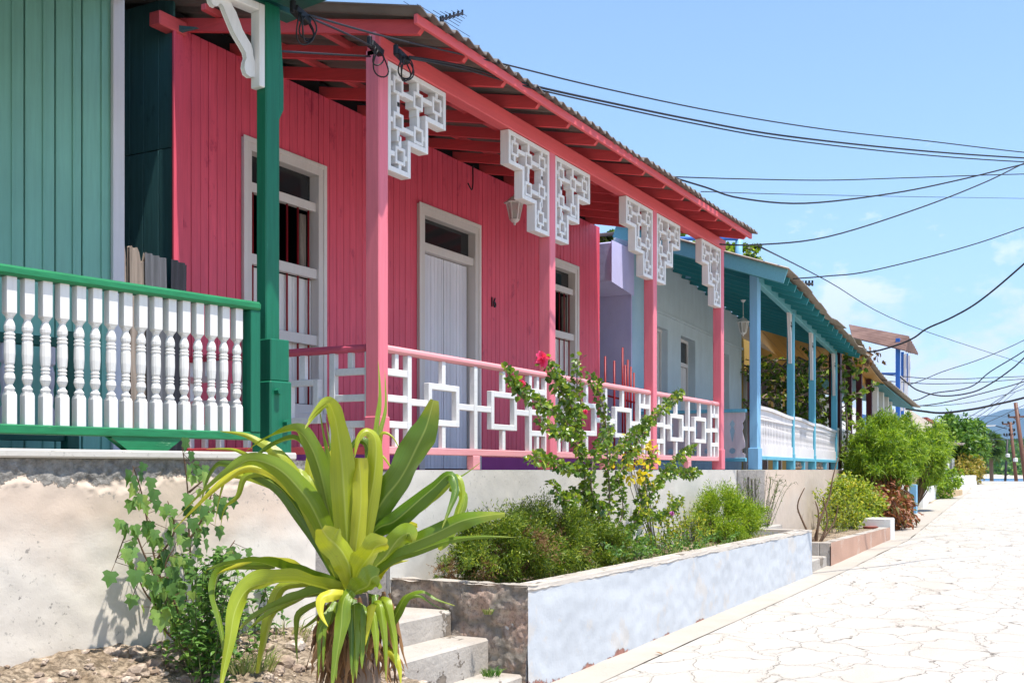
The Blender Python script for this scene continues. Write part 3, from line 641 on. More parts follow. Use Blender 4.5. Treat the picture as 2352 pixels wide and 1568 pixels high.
# porch railings
def railing(a, b, place, squares=2):
    """a,b: run; place(s0,s1,z0,z1,depth0,depth1) adds a box"""
    R_ = MB(); H_ = MB(); B_ = MB(); L_ = b-a; t_ = .055; md = (a+b)/2
    P = lambda mb,s0,s1,z0,z1,e=0: place(mb,s0,s1,FL+z0,FL+z1,.035-e,.09+e)
    P(H_,a,b,.935,.995,.012); P(B_,a,b,.125,.185,.004)
    blk = .33; q = [a+blk+t_/2, md, b-blk-t_/2]
    for s_ in q: P(R_,s_-.028,s_+.028,.185,.935)
    P(R_,a,a+.035,.185,.935); P(R_,b-.035,b,.185,.935)
    for s0,s1 in ((a+.035,q[0]-.028),(q[2]+.028,b-.035)):
        m_ = (s0+s1)/2
        for z in (.335,.545,.755): P(R_,s0,s1,z,z+.055,-.004)
        P(R_,m_-.025,m_+.025,.81,.935,-.008); P(R_,m_-.025,m_+.025,.185,.335,-.008)
    for c_ , (l,r_) in (((q[0]+q[1])/2,(q[0],q[1])),((q[1]+q[2])/2,(q[1],q[2]))):
        w_ = min(.25,(r_-l)*.27)
        P(R_,c_-w_,c_-w_+.052,.375,.735); P(R_,c_+w_-.052,c_+w_,.375,.735); P(R_,c_-w_+.052,c_+w_-.052,.683,.735); P(R_,c_-w_+.052,c_+w_-.052,.375,.427)
        P(R_,c_-.028,c_+.028,.735,.935,-.006); P(R_,c_-.028,c_+.028,.185,.375,-.006)
        P(R_,l+.028,c_-w_,.53,.585,-.006); P(R_,c_+w_,r_-.028,.53,.585,-.006)
    P(B_,md-.06,md+.06,0,.125,.01)
    return H_, B_, R_
for i in range(3):
    H_,B_,R_ = railing(POSTS[i]+.066, POSTS[i+1]-.066, lambda mb,s0,s1,z0,z1,d0,d1: mb.box(s0,s1,PP+d0,PP+d1,z0,z1))
    p = H_.build('railing', M['pink_rail'], H, bevel=.02); R_.build('fretwork', M['white_x'], p, bevel=.004); B_.build('bottom_rail', M['pink_rail'], p, bevel=.006)
H_,B_,R_ = railing(PP+.131, PW-.05, lambda mb,s0,s1,z0,z1,d0,d1: mb.box(7.08+d0,7.08+d1,s0,s1,z0,z1))
p = H_.build('railing', M['maroon_rail'], H, bevel=.02); R_.build('fretwork', M['white_x'], p, bevel=.004); B_.build('bottom_rail', M['pink_beam'], p, bevel=.006)
# windows and door
def window(x0, x1, z0, z1):
    w_ = opening(H, 'window', x0, x1, z0, z1, PW, .11, M['frame'])
    a, b = x0+.11, x1-.11; y = PW+.03
    for bb in ((-.02,.05,2.07,2.16),(-.035,.03,1.38,1.48),(-.035,.03,.70,.80),(-.03,.03,0,.09)):
        mb = MB(); mb.box(a,b,y+bb[0],y+bb[1],z0+bb[2],z0+bb[3]); mb.build('crossbar', M['frame'], w_, bevel=.004)
    mb = MB(); planks(mb, a+.002, b-.002, z0+.1, z0+1.37, .1, y+.04, .03); mb.build('shutter', M['white_z'], w_, bevel=.003)
    mb = MB(); planks(mb, b-.10, b-.004, z0+1.5, z0+2.05, .09, y+.10, .03); mb.build('inner_shutter', M['old_wood'], w_, bevel=.003)
    mb = MB(); mb.box(a,b,y+.06,y+.066,z0+2.17,z1-.11); mb.build('pane', M['glass'], w_)
    n = 6
    for k in range(n):
        xx = a+(b-a)*(k+.5)/n; mb = MB(); mb.tube([(xx,y+.01,z0+.05),(xx,y+.01,z0+2.07)], .011, 6); mb.build('bar', M['red_rod'], w_, smooth=True)
window(*OPN[0]); window(*OPN[2])
x0,x1,z0,z1 = OPN[1]; dr = opening(H, 'door', x0, x1, z0-.0, z1, PW, .12, M['frame'], depth=.16)
a,b = x0+.12,x1-.12
mb = MB(); mb.box(a,b,PW-.0,PW+.12,FL+2.60,FL+2.70); mb.build('transom_bar', M['frame'], dr, bevel=.005)
mb = MB(); mb.box(a,b,PW+.08,PW+.086,FL+2.70,z1-.12); mb.build('pane', M['glass'], dr)
for s0,s1 in ((a+.004,(a+b)/2-.006),((a+b)/2+.006,b-.03)):
    mb = MB(); planks(mb, s0, s1, FL+.012, FL+2.59, .078, PW+.085, .035, (), .005); mb.build('door_leaf', M['door'], dr, bevel=.002)
mb = MB(); mb.tube([((a+b)/2-.05,PW+.07,FL+1.0),((a+b)/2-.05,PW+.045,FL+1.03),((a+b)/2-.05,PW+.045,FL+1.13),((a+b)/2-.05,PW+.07,FL+1.16)], .009, 6); mb.build('handle', M['black'], dr, smooth=True)
cu = bpy.data.curves.new('house_number', 'FONT'); cu.body = '16'; cu.size = .185; cu.extrude = .006; cu.offset = .0; cu.resolution_u = 4
tmp = bpy.data.objects.new('tmp_number', cu); COL.objects.link(tmp); bpy.context.view_layer.update()
me = bpy.data.meshes.new_from_object(tmp.evaluated_get(bpy.context.evaluated_depsgraph_get())); bpy.data.objects.remove(tmp)
me.materials.clear(); me.materials.append(M['black'])
no = bpy.data.objects.new('house_number', me); COL.objects.link(no); no.parent = H; no.rotation_euler = (R(90),0,0); no.location = Vector((12.60,PW-.012,FL+.50))-Vector(H.location)+Vector((0,0,0)); no.location.z = FL+.50-H.location.z
no.location = Vector((12.56,PW-.012,FL+2.14-FL+FL))-Vector(H.location)
# number stands 2.15 m above the porch floor
no.scale = (.8,1,1)
# lantern
def lantern(name, x, y, ztop, zl, label, mat, s=1.0, chain=True):
    L_ = thing(name, (x,y,zl-.02), label, 'lantern', 'hanging porch lanterns')
    mb = MB(); mb.tube([(x,y,zl+.30*s),(x+.004,y,(zl+ztop)/2),(x,y,ztop)], .005*s, 5); mb.lathe([(ztop-.05,.006),(ztop-.03,.03*s),(ztop-.004,.045*s),(ztop,.045*s)],x,y,8); mb.build('chain', mat, L_)
    mb = MB(); mb.lathe([(zl+.205*s,.115*s),(zl+.212*s,.12*s),(zl+.235*s,.085*s),(zl+.27*s,.05*s),(zl+.28*s,.02*s),(zl+.30*s,.012*s)],x,y,6); mb.build('cap', mat, L_)
    mb = MB(); n = 6
    for k in range(n):
        c_, s__ = math.cos(2*PI*k/n), math.sin(2*PI*k/n); mb.beam((x+.05*s*c_,y+.05*s*s__,zl+.03*s),(x+.088*s*c_,y+.088*s*s__,zl+.205*s),.012*s,.012*s)
    mb.lathe([(zl-.03*s,.005),(zl-.02*s,.014*s),(zl-.005*s,.012*s),(zl+.005*s,.035*s),(zl+.03*s,.056*s),(zl+.034*s,.05*s)],x,y,8); mb.build('frame', mat, L_)
    mb = MB(); mb.lathe([(zl+.035*s,.046*s),(zl+.204*s,.084*s)],x,y,6); mb.build('glass', M['lglass'], L_)
    mb = MB(); mb.lathe([(zl+.05*s,.02*s),(zl+.10*s,.03*s),(zl+.14*s,.02*s),(zl+.145*s,.006)],x,y,8); mb.build('bulb', M['frame'], L_, smooth=True)
    return L_
p = at(1182,517,Y=6.1); lantern('hanging_lantern', p.x, 6.1, FL+3.62, p.z+.03, 'cream hanging lantern under the porch roof of the pink house', M['frame'], 1.08)
p = at(1088,382,Y=6.9); mb = MB(); mb.tube(smoothpts([(p.x,6.9,FL+3.72),(p.x-.02,6.9,p.z),(p.x-.02,6.9,p.z-.22),(p.x-.05,6.9,p.z-.30),(p.x-.14,6.9,p.z-.24)],5),.009,6)
tag(mb.build('hanging_wire', M['black'], smooth=True), 'short bent black wire hanging under the pink house rafters', 'wire')
# ---------------------------------------------------------------- green house on the left
G = thing('green_house', (5,6.6,FL), 'pale green wooden house with white turned balusters and dark green porch post', 'house')
def gm(): return MB(GO[0], GO[1], GA)
GF = FL+.11
mb = gm(); planks(mb, -5.2, 1.99, GF, FL+4.6, .235, 2.1, .03, (), .012, random.Random(8))
x = -5.2
mb.build('front_wall', M['teal_board'], G, bevel=.004)
mb = gm()
rr = random.Random(8); x = -5.2
while x < 1.9:
    mb.box(x-.0,x+.018,2.088,2.099,GF,FL+4.6); x += .235
mb.build('batten', M['teal_board'], G, bevel=.003)
mb = gm(); mb.box(1.93,2.03,2.06,2.098,GF,FL+4.6); mb.box(1.99,2.03,2.099,2.2,GF,FL+4.6); mb.build('corner_board', M['corner'], G, bevel=.004)
mb = gm(); mb.box(-5.2,1.97,2.14,2.2,GF,FL+4.6); mb.box(1.93,1.97,2.2,6.5,GF,FL+4.6); mb.build('inner_wall', M['dark'], G)
mb = gm(); mb.box(-5.2,2.05,.2,2.05,GF-.2,GF-.05); mb.build('porch_floor', M['bare'], G)
# railing
gr_ = gm(); gr_.box(-4.5,1.655,-.055,.055,FL+1.0,FL+1.055); gro = gr_.build('railing', M['green_rail'], G, bevel=.014)
mb = gm(); mb.box(-4.5,1.655,-.04,.04,FL+.185,FL+.235); mb.build('bottom_rail', M['green_rail'], gro, bevel=.006)
mb = gm(); mb.box(1.575,1.65,-.045,.045,FL+.235,FL+1.0); mb.build('end_stile', M['green_post'], gro, bevel=.004)
for s_ in (.85, -1.3):
    mb = gm(); mb.ext([(s_-.22,-.03,FL+.18),(s_+.22,-.03,FL+.18),(s_+.12,-.03,GF),(s_-.12,-.03,GF)],(0,.06,0)); mb.build('foot', M['green_rail'], gro, bevel=.006)
prof = [(.31,.024),(.325,.028),(.335,.030),(.345,.022),(.36,.017),(.375,.024),(.40,.031),(.425,.028),(.44,.020),(.447,.026),(.455,.026),(.462,.020),(.469,.027),(.477,.027),(.484,.021),
        (.50,.027),(.56,.031),(.635,.030),(.655,.027),(.662,.031),(.671,.031),(.678,.024),(.685,.030),(.694,.030),(.701,.022),(.72,.030),(.74,.031),(.765,.026),(.785,.018),(.80,.021),(.81,.027)]
bp = gm()
def balb(mb, s_, y_, rs_):
    e = rs_.uniform(-.002,.002); h = .027
    tmp_ = gm(); tmp_.box(s_-h,s_+h,y_-h,y_+h,FL+.235,FL+.40); 
    # chamfered lower and upper blocks
    def blk(z0,z1,c0,c1):
        vs=[]; 
        for z,k in ((z0,c0),(z0+.018 if c0<1 else z0+.001,1),(z1-.018 if c1<1 else z1-.001,1),(z1,c1)):
            hh = h*k; vs += [(s_-hh,y_-hh,z),(s_+hh,y_-hh,z),(s_+hh,y_+hh,z),(s_-hh,y_+hh,z)]
        fs=[(i*4+k,i*4+(k+1)%4,(i+1)*4+(k+1)%4,(i+1)*4+k) for i in range(3) for k in range(4)]+[(3,2,1,0),(12,13,14,15)]
        mb.add(vs,fs)
    blk(FL+.235,FL+.405,1,.8); blk(FL+.795,FL+1.0,.62,1)
    z0,z1 = .31,.81; mb.lathe([(FL+.402+(z-z0)/(z1-z0)*.396+e, r_*.92) for z,r_ in prof], s_, y_, 12)
rs_ = random.Random(2)
NB = 36
for i in range(NB):
    s_ = 1.50-.0965*i+rs_.uniform(-.002,.002); mb = gm(); balb(mb, s_, rs_.uniform(-.004,.004), rs_)
    mb.build('baluster', M['white_turn'], gro, bevel=.003, smooth=False)
# second railing against the wall, seen between the balusters
mb = gm(); mb.box(-.9,1.35,1.72,1.79,FL+.86,FL+.93); mb.box(-.9,1.35,1.73,1.78,FL+.2,FL+.25); mb.box(1.35,1.44,1.70,1.80,GF,FL+.98); mb.box(-1.1,-.9,1.70,1.80,GF,FL+.98)
br_ = mb.build('inner_railing', M['green_dark'], G, bevel=.006)
for i in range(13):
    s_ = 1.25-.165*i; mb = gm(); mb.lathe([(FL+.25,.03),(FL+.42,.03),(FL+.44,.016),(FL+.5,.028),(FL+.55,.02),(FL+.6,.03),(FL+.68,.03),(FL+.72,.018),(FL+.74,.035),(FL+.86,.035)], s_, 1.755, 8)
    mb.build('baluster', M['shade_board'], br_)
mb = gm(); mb.box(1.77,1.885,.05,.15,GF,FL+3.02); mb.ext([(1.885,.06,FL+2.3),(1.915,.06,FL+2.36),(1.915,.06,FL+2.55),(1.885,.06,FL+2.95)],(0,.08,0)); mb.build('porch_post', M['green_post'], G, bevel=.008)
mb = gm(); mb.box(1.74,1.92,-.03,.16,FL+.04,FL+.57); mb.build('post_base', M['green_post'], G, bevel=.01)
mb = gm(); mb.box(1.75,1.905,-.02,.15,FL+.571,FL+.84); mb.build('post_sleeve', M['green_post'], G, bevel=.006)
for z,dx in ((.50,.05),(.30,.12)):
    mb = gm(); mb.tube([(1.74+dx,-.07,FL+z),(1.74+dx,-.03,FL+z)],.022,6); mb.build('bolt', M['green_post'], G)
mb = gm(); mb.box(-5.5,2.06,.06,.19,FL+3.0,FL+3.16); mb.build('porch_beam', M['green_dark'], G, bevel=.006)
mb = gm(); mb.box(1.60,1.98,-.52,-.01,FL+3.0,FL+3.12); mb.build('eave_block', M['green_dark'], G, bevel=.006)
for k in range(8):
    mb = gm(); s_ = 2.0-.75*k; mb.beam((s_,-.55,FL+3.16),(s_,2.2,FL+3.72),.05,.10); mb.build('rafter', M['green_dark'], G, bevel=.004)
mb = gm(); corrugated(mb, -5.6, 2.12, -.68, 5.0, lambda x,y: FL+3.24+.2*(y+.68), seed=9); mb.build('roof', M['cement_roof'], G, solid=.009)
# white scroll bracket in the plane of the beam
def brk(pts, y0, y1, m, nm, par):
    mb = gm(); mb.ext([(s_,y0,z) for s_,z in pts],(0,y1-y0,0)); return mb.build(nm, m, par, bevel=.003)
bk = gm(); bk.box(1.722,1.768,.055,.145,FL+2.46,FL+2.995); bk.box(1.35,1.722,.055,.145,FL+2.945,FL+2.995)
bko = bk.build('scroll_bracket', M['white_z'], G, bevel=.005)
def scr(s,z): return (s+.15, FL+z)
sc_pts = [scr(*q) for q in [(1.22,2.945),(1.235,2.90),(1.25,2.885),(1.275,2.885),(1.29,2.905),(1.305,2.915),(1.325,2.905),(1.345,2.87),(1.375,2.82),(1.405,2.77),(1.43,2.74),(1.47,2.70),(1.50,2.665),(1.508,2.63),(1.495,2.60),(1.49,2.565),(1.505,2.53),(1.535,2.52),(1.571,2.53),
    (1.571,2.62),(1.556,2.66),(1.55,2.70),(1.535,2.73),(1.50,2.765),(1.47,2.80),(1.445,2.85),(1.42,2.895),(1.395,2.92),(1.38,2.945)]]
brk(sc_pts, .10, .14, M['white_z'], 'scroll', bko)
# connectors with looped cable ends
def coil(name, c, r, label, n=3, seed=0):
    r_ = random.Random(seed); T_ = thing(name, c, label, 'cable joint', 'cable joints on the porch posts'); c = Vector(c)
    mb = MB(); mb.beam(c+Vector((-.07,0,.02)), c+Vector((.07,-.01,-.02)), .06, .055); mb.box(c.x-.09,c.x-.06,c.y-.02,c.y+.02,c.z-.01,c.z+.07); mb.build('clamp', M['black'], T_, bevel=.008)
    for k in range(n):
        rr = r*r_.uniform(.7,1.1); cc = c+Vector((r_.uniform(-.03,.05), -.02-.015*k, -rr*.9)); mb = MB()
        mb.tube([cc+Vector((rr*math.sin(a_)*.8, .02*math.sin(2*a_+k), rr*math.cos(a_))) for a_ in [2*PI*q/22+.2*k for q in range(20)]], .006, 5); mb.build('cable_loop', M['black'], T_, smooth=True)
    return T_
p = at(690,36,d=7.05); coil('cable_joint', p, .10, 'black cable joint with loops beside the green porch post', 3, 1)
p = at(862,112,d=8.45); coil('cable_joint', p, .10, 'black cable joint on the left side of the first pink post', 2, 2)
p = at(922,131,d=8.5); coil('cable_joint', p, .11, 'black cable joint hanging right of the first pink post', 3, 3)
# cream wall with slab edge
CW = thing('retaining_wall', (4,5,.3), 'cream rendered retaining wall with bare concrete band under the green porch', 'wall')
def cw(u,v):
    s_ = -4.5+6.63*u; z = .35+(GF-.05-.35)*v; b = .008*noise.noise(Vector((s_*2,z*2,0)))+.006*noise.noise(Vector((s_*8,z*8,3)))
    pe = (z-(1.56+.08*noise.noise(Vector((s_*2.3,1,0)))+.05*noise.noise(Vector((s_*9,4,0)))))*20
    b += .010*max(0,min(1,pe))+(.016*noise.noise(Vector((s_*26,z*26,0))) if pe > 0 else 0)
    edge = .62+.02*noise.noise(Vector((s_*3,8,0)))+.015*noise.noise(Vector((s_*14,9,0))) - .02*max(0,s_)
    if z < edge: b += min(1,(edge-z)*22)*.12
    return (s_, -.0+b-.02, z)
mb = gm(); mb.grid(560, 110, cw); mb.build('render', M['cream'], CW, smooth=True)
mb = gm(); mb.box(-4.5,2.13,.15,2.1,.2,GF-.21); mb.build('core', M['bare'], CW)
mb = gm(); mb.box(-4.5,1.95,-.045,2.2,GF-.048,GF-.0); mb.build('slab_edge', M['terrace'], CW, bevel=.01)
# weathered boards closing the alley
def plank(u0, u1, vt, dY, m, label, seed, corr=False, nm='weathered_plank', grp='old boards closing the gap between the houses'):
    r = random.Random(seed); a = at(u0, vt, Y=dY); b = at(u1, vt, Y=dY); n = 11; top = []
    for i in range(n): top.append((a.x+(b.x-a.x)*i/(n-1), a.z+.05-.13*r.random()**1.5*(1 if not corr else .3)-(.03*i/n)))
    mb = MB()
    if corr:
        nn = 40
        mb.grid(nn, 1, lambda u,v: (a.x+(b.x-a.x)*u, dY+.016*math.sin(u*(b.x-a.x)/.075*2*PI), FL-.02 if v==0 else a.z-.02*u)); o = mb.build('zinc_sheet', m, solid=.003)
    else:
        poly = [(a.x,dY,FL-.02)]+[(x_,dY,z_) for x_,z_ in top]+[(b.x,dY,FL-.02)]; mb.ext(poly, (0,.028,0)); o = mb.build(nm, m, bevel=.003)
    o.rotation_euler = (0, R(r.uniform(-1.5,1.5)), 0)
    return tag(o, label, 'board' if not corr else 'metal sheet', grp)
plank(216,229,573,6.92,M['old_wood'],'narrowest grey old board, leftmost beside the white corner board',1)
plank(231,243,573,6.96,M['old_wood'],'narrow dark old board just left of the tallest plank',2)
plank(247,290,556,6.88,M['old_wood'],'tallest weathered plank with a ragged top in the alley',3)
plank(303,344,577,6.88,M['old_wood'],'broad weathered plank left of the rusty zinc sheets',4)
plank(341,389,580,6.86,M['rust'],'grey corrugated zinc sheet with rust streaks in the alley',5,True)
plank(388,425,593,6.84,M['zinc_dark'],'dark corrugated zinc sheet against the pink house corner',6,True)
# ---------------------------------------------------------------- terrace wall, steps and planters
def wallgrid(name, m, x0, x1, y, z0, z1, ox=0, oy=0, ang=0, label=None, cat='wall', core=.3, lump=.006):
    T_ = thing(name, MB(ox,oy,ang).T(((x0+x1)/2,y,z0)), label, cat)
    mb = MB(ox,oy,ang); mb.grid(int((x1-x0)*28), 40, lambda u,v: (x0+(x1-x0)*u, y+lump*noise.noise(Vector((u*(x1-x0)*2.3,v*4,1)))+lump*.7*noise.noise(Vector((u*(x1-x0)*9,v*14,1))), z0+(z1-z0)*v)); mb.build('render', m, T_, smooth=True)
    mb = MB(ox,oy,ang); mb.box(x0,x1,y+.012,y+core,z0,z1-.001); mb.build('core', m, T_)
    return T_
BA = math.atan(.0734); BO = (17.64,5.03)
wallgrid('terrace_wall', M['terrace'], 7.22, 16.46, PP-.005, .0, FL-.003, label='whitewashed terrace wall under the pink porch behind the garden planter')
wallgrid('stair_wall', M['bare'], 5.75, 7.20, PP+.015, .0, FL-.02, label='bare grey concrete wall strip behind the big leafy plant and the steps')
vw = thing('vent_pier', (17.1,5.0,.1), 'bare grey concrete pier with slots between the white and beige terrace walls', 'wall')
mb = MB(); holes(mb, 16.47, 17.95, .1, FL-.004, PP-.03, PP+.05, [(16.95,17.07,FL-.75,FL-.12),(17.14,17.26,FL-.7,FL-.16),(17.34,17.46,FL-.7,FL-.16)]); mb.build('slab', M['bare'], vw, bevel=.006)
mb = MB(); mb.box(16.48,17.94,PP+.2,PP+.25,.1,FL-.01); mb.build('recess', M['dark'], vw)
wallgrid('terrace_wall', M['terrace2'], .33, 11.2, -.01, .05, FL-.003, BO[0], BO[1], BA, 'beige terrace wall under the turquoise porch')
# steps
st = thing('concrete_steps', (6.6,4.3,0), 'worn concrete steps between the big leafy plant and the rubble wall', 'steps')
for i,(y0,z1,z0) in enumerate(((3.83,.14,-.1),(4.12,.39,.0),(4.45,.58,.1))):
    def sg(u,v,y0=y0,z1=z1): return (5.55+1.68*u, y0+(5.05-y0)*v, z1+.010*noise.noise(Vector((u*5,v*4,y0*9))))
    mb = MB(); mb.box(5.55 if i else 5.2,7.23,y0,5.03,z0,z1); mb.build('step', M['step'], st, bevel=.018)
# blue planter
bpn = thing('garden_planter', (11.7,4.4,0), 'long pale blue masonry planter beside the street', 'planter')
def pg(u,v):
    X = 7.25+8.87*u; zt = .79+.004*noise.noise(Vector((X*3,0,0))); zb = -.03
    return (X, 3.80+.010*noise.noise(Vector((X*1.7,v*2,0)))+.006*noise.noise(Vector((X*7,v*7,0))), zb+(zt-zb)*v)
mb = MB(); mb.grid(420, 40, pg); mb.build('front_face', M['blue_planter'], bpn, smooth=True)
mb = MB(); mb.box(7.26,16.11,3.82,4.0,-.03,.785); mb.box(15.98,16.12,4.0,5.0,-.03,.785); mb.build('wall', M['blue_planter'], bpn)
def cap(u,v):
    X = 7.24+8.89*u; return (X, 3.795+.21*v, .79+.012*noise.noise(Vector((X*3,v,0)))+.01*noise.noise(Vector((X*12,v*2,5)))-.03*abs(2*v-1)**8)
mb = MB(); mb.grid(500, 12, cap); mb.build('top_edge', M['step'], bpn, smooth=True)
def rg(u,v):
    Y = 3.80+1.23*u; z = -.03+.83*v; return (7.235+.06*noise.noise(Vector((Y*2.6,z*2.6,2)))+.03*noise.noise(Vector((Y*7,z*7,2)))+.012*noise.noise(Vector((Y*22,z*22,2))), Y, z)
mb = MB(); mb.grid(140, 90, rg); mb.build('rubble_end', M['rubble'], bpn, smooth=True)
mb = MB(); mb.grid(120, 8, lambda u,v: (7.225+.2*v, 3.80+1.23*u, .79+.02*noise.noise(Vector((u*9,v*2,4))))); mb.build('end_cap', M['step'], bpn, smooth=True)
mb = MB(); mb.grid(220, 30, lambda u,v: (7.4+8.6*u, 3.99+1.02*v, .70+.05*noise.noise(Vector((u*12,v*2.5,0)))+.02*noise.noise(Vector((u*60,v*9,0))))); mb.build('planter_soil', M['soil'], bpn, smooth=True)
ppn = thing('garden_planter', (20,4.4,0), 'peach coloured masonry planter further along the street', 'planter')
mb = MB(); mb.grid(260, 24, lambda u,v: (17.36+5.24*u, 3.80+.01*noise.noise(Vector((u*9,v*2,4))), .0+.53*v)); mb.build('front_face', M['pink_planter'], ppn, smooth=True)
mb = MB(); mb.box(17.37,22.6,3.82,3.98,0,.525); mb.box(17.36,17.5,3.985,5.0,.0,.525); mb.box(22.46,22.6,3.985,5.0,.0,.525); mb.build('wall', M['step'], ppn, bevel=.008)
mb = MB(); mb.grid(90, 12, lambda u,v: (17.5+4.96*u, 3.98+1.05*v, .50+.03*noise.noise(Vector((u*9,v*2,0))))); mb.build('planter_soil', M['soil'], ppn, smooth=True)
mb = MB(); mb.box(22.62,23.0,3.78,4.9,.1,.70); tag(mb.build('planter_end_block', M['white_pl'], bevel=.02), 'low white block closing the end of the peach planter', 'block')
s2 = thing('concrete_steps', (16.7,4.5,.1), 'small steps between the blue and the peach planter', 'steps')
for y0,z1 in ((3.86,.32),(4.2,.55),(4.55,.80)):
    mb = MB(); mb.box(16.13,17.35,y0,5.0,.05,z1); mb.build('step', M['step'], s2, bevel=.015)
# ---------------------------------------------------------------- turquoise house (slightly turned)
T = thing('plastered_house', (21.5,8.5,FL), 'grey blue plastered house with turquoise porch posts and teal ceiling', 'house')
def tm(): return MB(BO[0], BO[1], BA)
bl = lambda u, y=0: None
WS = 2.12
ops = [(1.15,2.1,FL+.4,FL+2.62),(3.0,4.1,FL,FL+2.62),(6.15,7.1,FL+.3,FL+2.62)]
mb = tm(); holes(mb, -.2, 8.35, FL-.02, FL+3.40, WS, WS+.28, ops); mb.ext([(-.2,WS,FL+3.401),(8.35,WS,FL+3.401),(8.35,WS,FL+3.59),(-.2,WS,FL+3.93)],(0,.28,0)); mb.box(8.07,8.35,WS+.28,6.5,FL-.02,FL+3.7); mb.build('front_wall', M['blue_wall'], T, bevel=.006)
mb = tm(); mb.box(-.2,8.4,WS-.035,WS-.001,FL+2.86,FL+2.92); mb.build('moulding', M['blue_wall'], T, bevel=.01)
mb = tm(); mb.box(-.2,.55,WS-.05,WS-.002,FL-.02,FL+3.72); mb.build('pilaster', M['blue_light'], T, bevel=.006)
mb = tm(); mb.box(-.26,-.205,WS-.05,6.5,FL-.02,FL+3.72); mb.build('side_wall', M['lav_side'], T)
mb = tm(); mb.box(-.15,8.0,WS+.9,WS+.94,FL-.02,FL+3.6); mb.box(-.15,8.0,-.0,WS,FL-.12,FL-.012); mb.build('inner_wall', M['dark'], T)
for i,(a,b,z0,z1) in enumerate(ops):
    if i == 1:
        d_ = tm(); d_.box(a+.0,a+.06,WS+.15,WS+.22,z0,z1); d_.box(b-.06,b,WS+.15,WS+.22,z0,z1); d_.box(a+.06,b-.06,WS+.15,WS+.22,z1-.06,z1); d_.box(a+.06,b-.06,WS+.15,WS+.22,z1-.55,z1-.47)
        o = d_.build('door', M['white_board'], T, bevel=.003); mb = tm(); planks(mb, a+.07, b-.07, z0, z1-.56, .1, WS+.18, .03); mb.build('door_leaf', M['white_board'], o)
        mb = tm(); mb.box(a+.06,b-.06,WS+.18,WS+.185,z1-.47,z1-.06); mb.build('pane', M['glass'], o)
    else:
        d_ = tm(); d_.box(a,a+.05,WS+.12,WS+.18,z0,z1); d_.box(b-.05,b,WS+.12,WS+.18,z0,z1); d_.box(a,b,WS+.12,WS+.18,z0+1.0,z0+1.06); d_.box(a,b,WS+.11,WS+.18,z1-.05,z1)
        o = d_.build('window', M['white_board'], T, bevel=.003); mb = tm(); planks(mb, a+.052, b-.052, z0, z1-.05, .09, WS+.15, .03, (), .02); mb.build('shutter', M['white_board'], o)
# porch
tp = [(.1,3.07),(3.33,2.99),(5.83,2.86),(9.05,2.73)]
for i,(s_,h_) in enumerate(tp):
    mb = tm(); w_ = .13
    if i == 0: mb.box(s_-.13,s_-.004,0,.13,FL-.0,FL+h_+.1); mb.box(s_,s_+.13,0,.13,FL,FL+h_); mb.box(s_-.15,s_+.15,-.02,.15,FL,FL+.35); m_ = M['turq_l']
    else: mb.box(s_-.065,s_+.065,0,.13,FL,FL+h_); mb.box(s_-.075,s_+.075,-.01,.14,FL,FL+.3); m_ = M['turq']
    mb.build('porch_post', m_, T, bevel=.007)
    if i:
        mb = tm(); mb.ext([(s_-.34,.03,FL+h_+.0),(s_-.07,.03,FL+h_),(s_-.07,.03,FL+h_-.98),(s_-.16,.03,FL+h_-.98),(s_-.20,.03,FL+h_-.55)],(0,.05,0)); o = mb.build('bracket', M['white_board'], T, bevel=.004)
        mb = tm(); mb.box(s_-.22,s_-.10,.022,.029,FL+h_-.30,FL+h_-.27); mb.ext([(s_-.20,.026,FL+h_-.20),(s_-.12,.026,FL+h_-.20),(s_-.14,.026,FL+h_-.38)],(0,.003,0)); mb.build('fret_hole', M['dark'], o)
bz = lambda s_: FL+3.07-.038*s_
for (a,_),(b,_) in zip(tp,tp[1:]):
    mb = tm(); mb.beam((a+.07,.06,bz(a)+.065),(b+.07,.06,bz(b)+.065),.10,.15); mb.build('porch_beam', M['turq_x'], T, bevel=.006)
tz = lambda s_,y: FL+2.95-.036*s_+.345*(y+.62)
k = 0; s_ = -.62
while s_ < 9.7:
    mb = tm(); y0, y1 = -.50, 2.1
    mb.beam((s_,y0,tz(s_,y0)+.02),(s_,y1,tz(s_,y1)+.02),.045,.12); mb.build('rafter', M['teal_raft'], T, bevel=.004); s_ += .61
mb = tm()
for j in range(13):
    y0 = -.45+j*.19; mb.add([(-.62,y0,tz(-.6,y0)+.085),(9.7,y0,tz(9.7,y0)+.085),(9.7,y0+.183,tz(9.7,y0+.183)+.085),(-.62,y0+.183,tz(-.6,y0+.183)+.085)],[(0,1,2,3)])
mb.build('ceiling', M['teal_ceil'], T, solid=.012)
mb = tm(); mb.beam((-.72,-.58,tz(-.7,-.58)-.01),(-.72,2.2,tz(-.7,2.2)-.01),.035,.22); mb.build('gable_board', M['turq_x'], T, bevel=.005)
mb = tm(); corrugated(mb, -.82, 9.75, -.66, 2.3, lambda x,y: tz(x,y)+.135+.03*math.sin(x*1.3), seed=5, wave=.09, amp=.010, sheet=.8, jit=.06, res=6)
mb.grid(30,2,lambda u,v: (-.2+8.5*u, 2.31+4.2*v, FL+4.03-.036*8.5*u)); mb.build('roof', M['sheet_cream'], T, solid=.01)
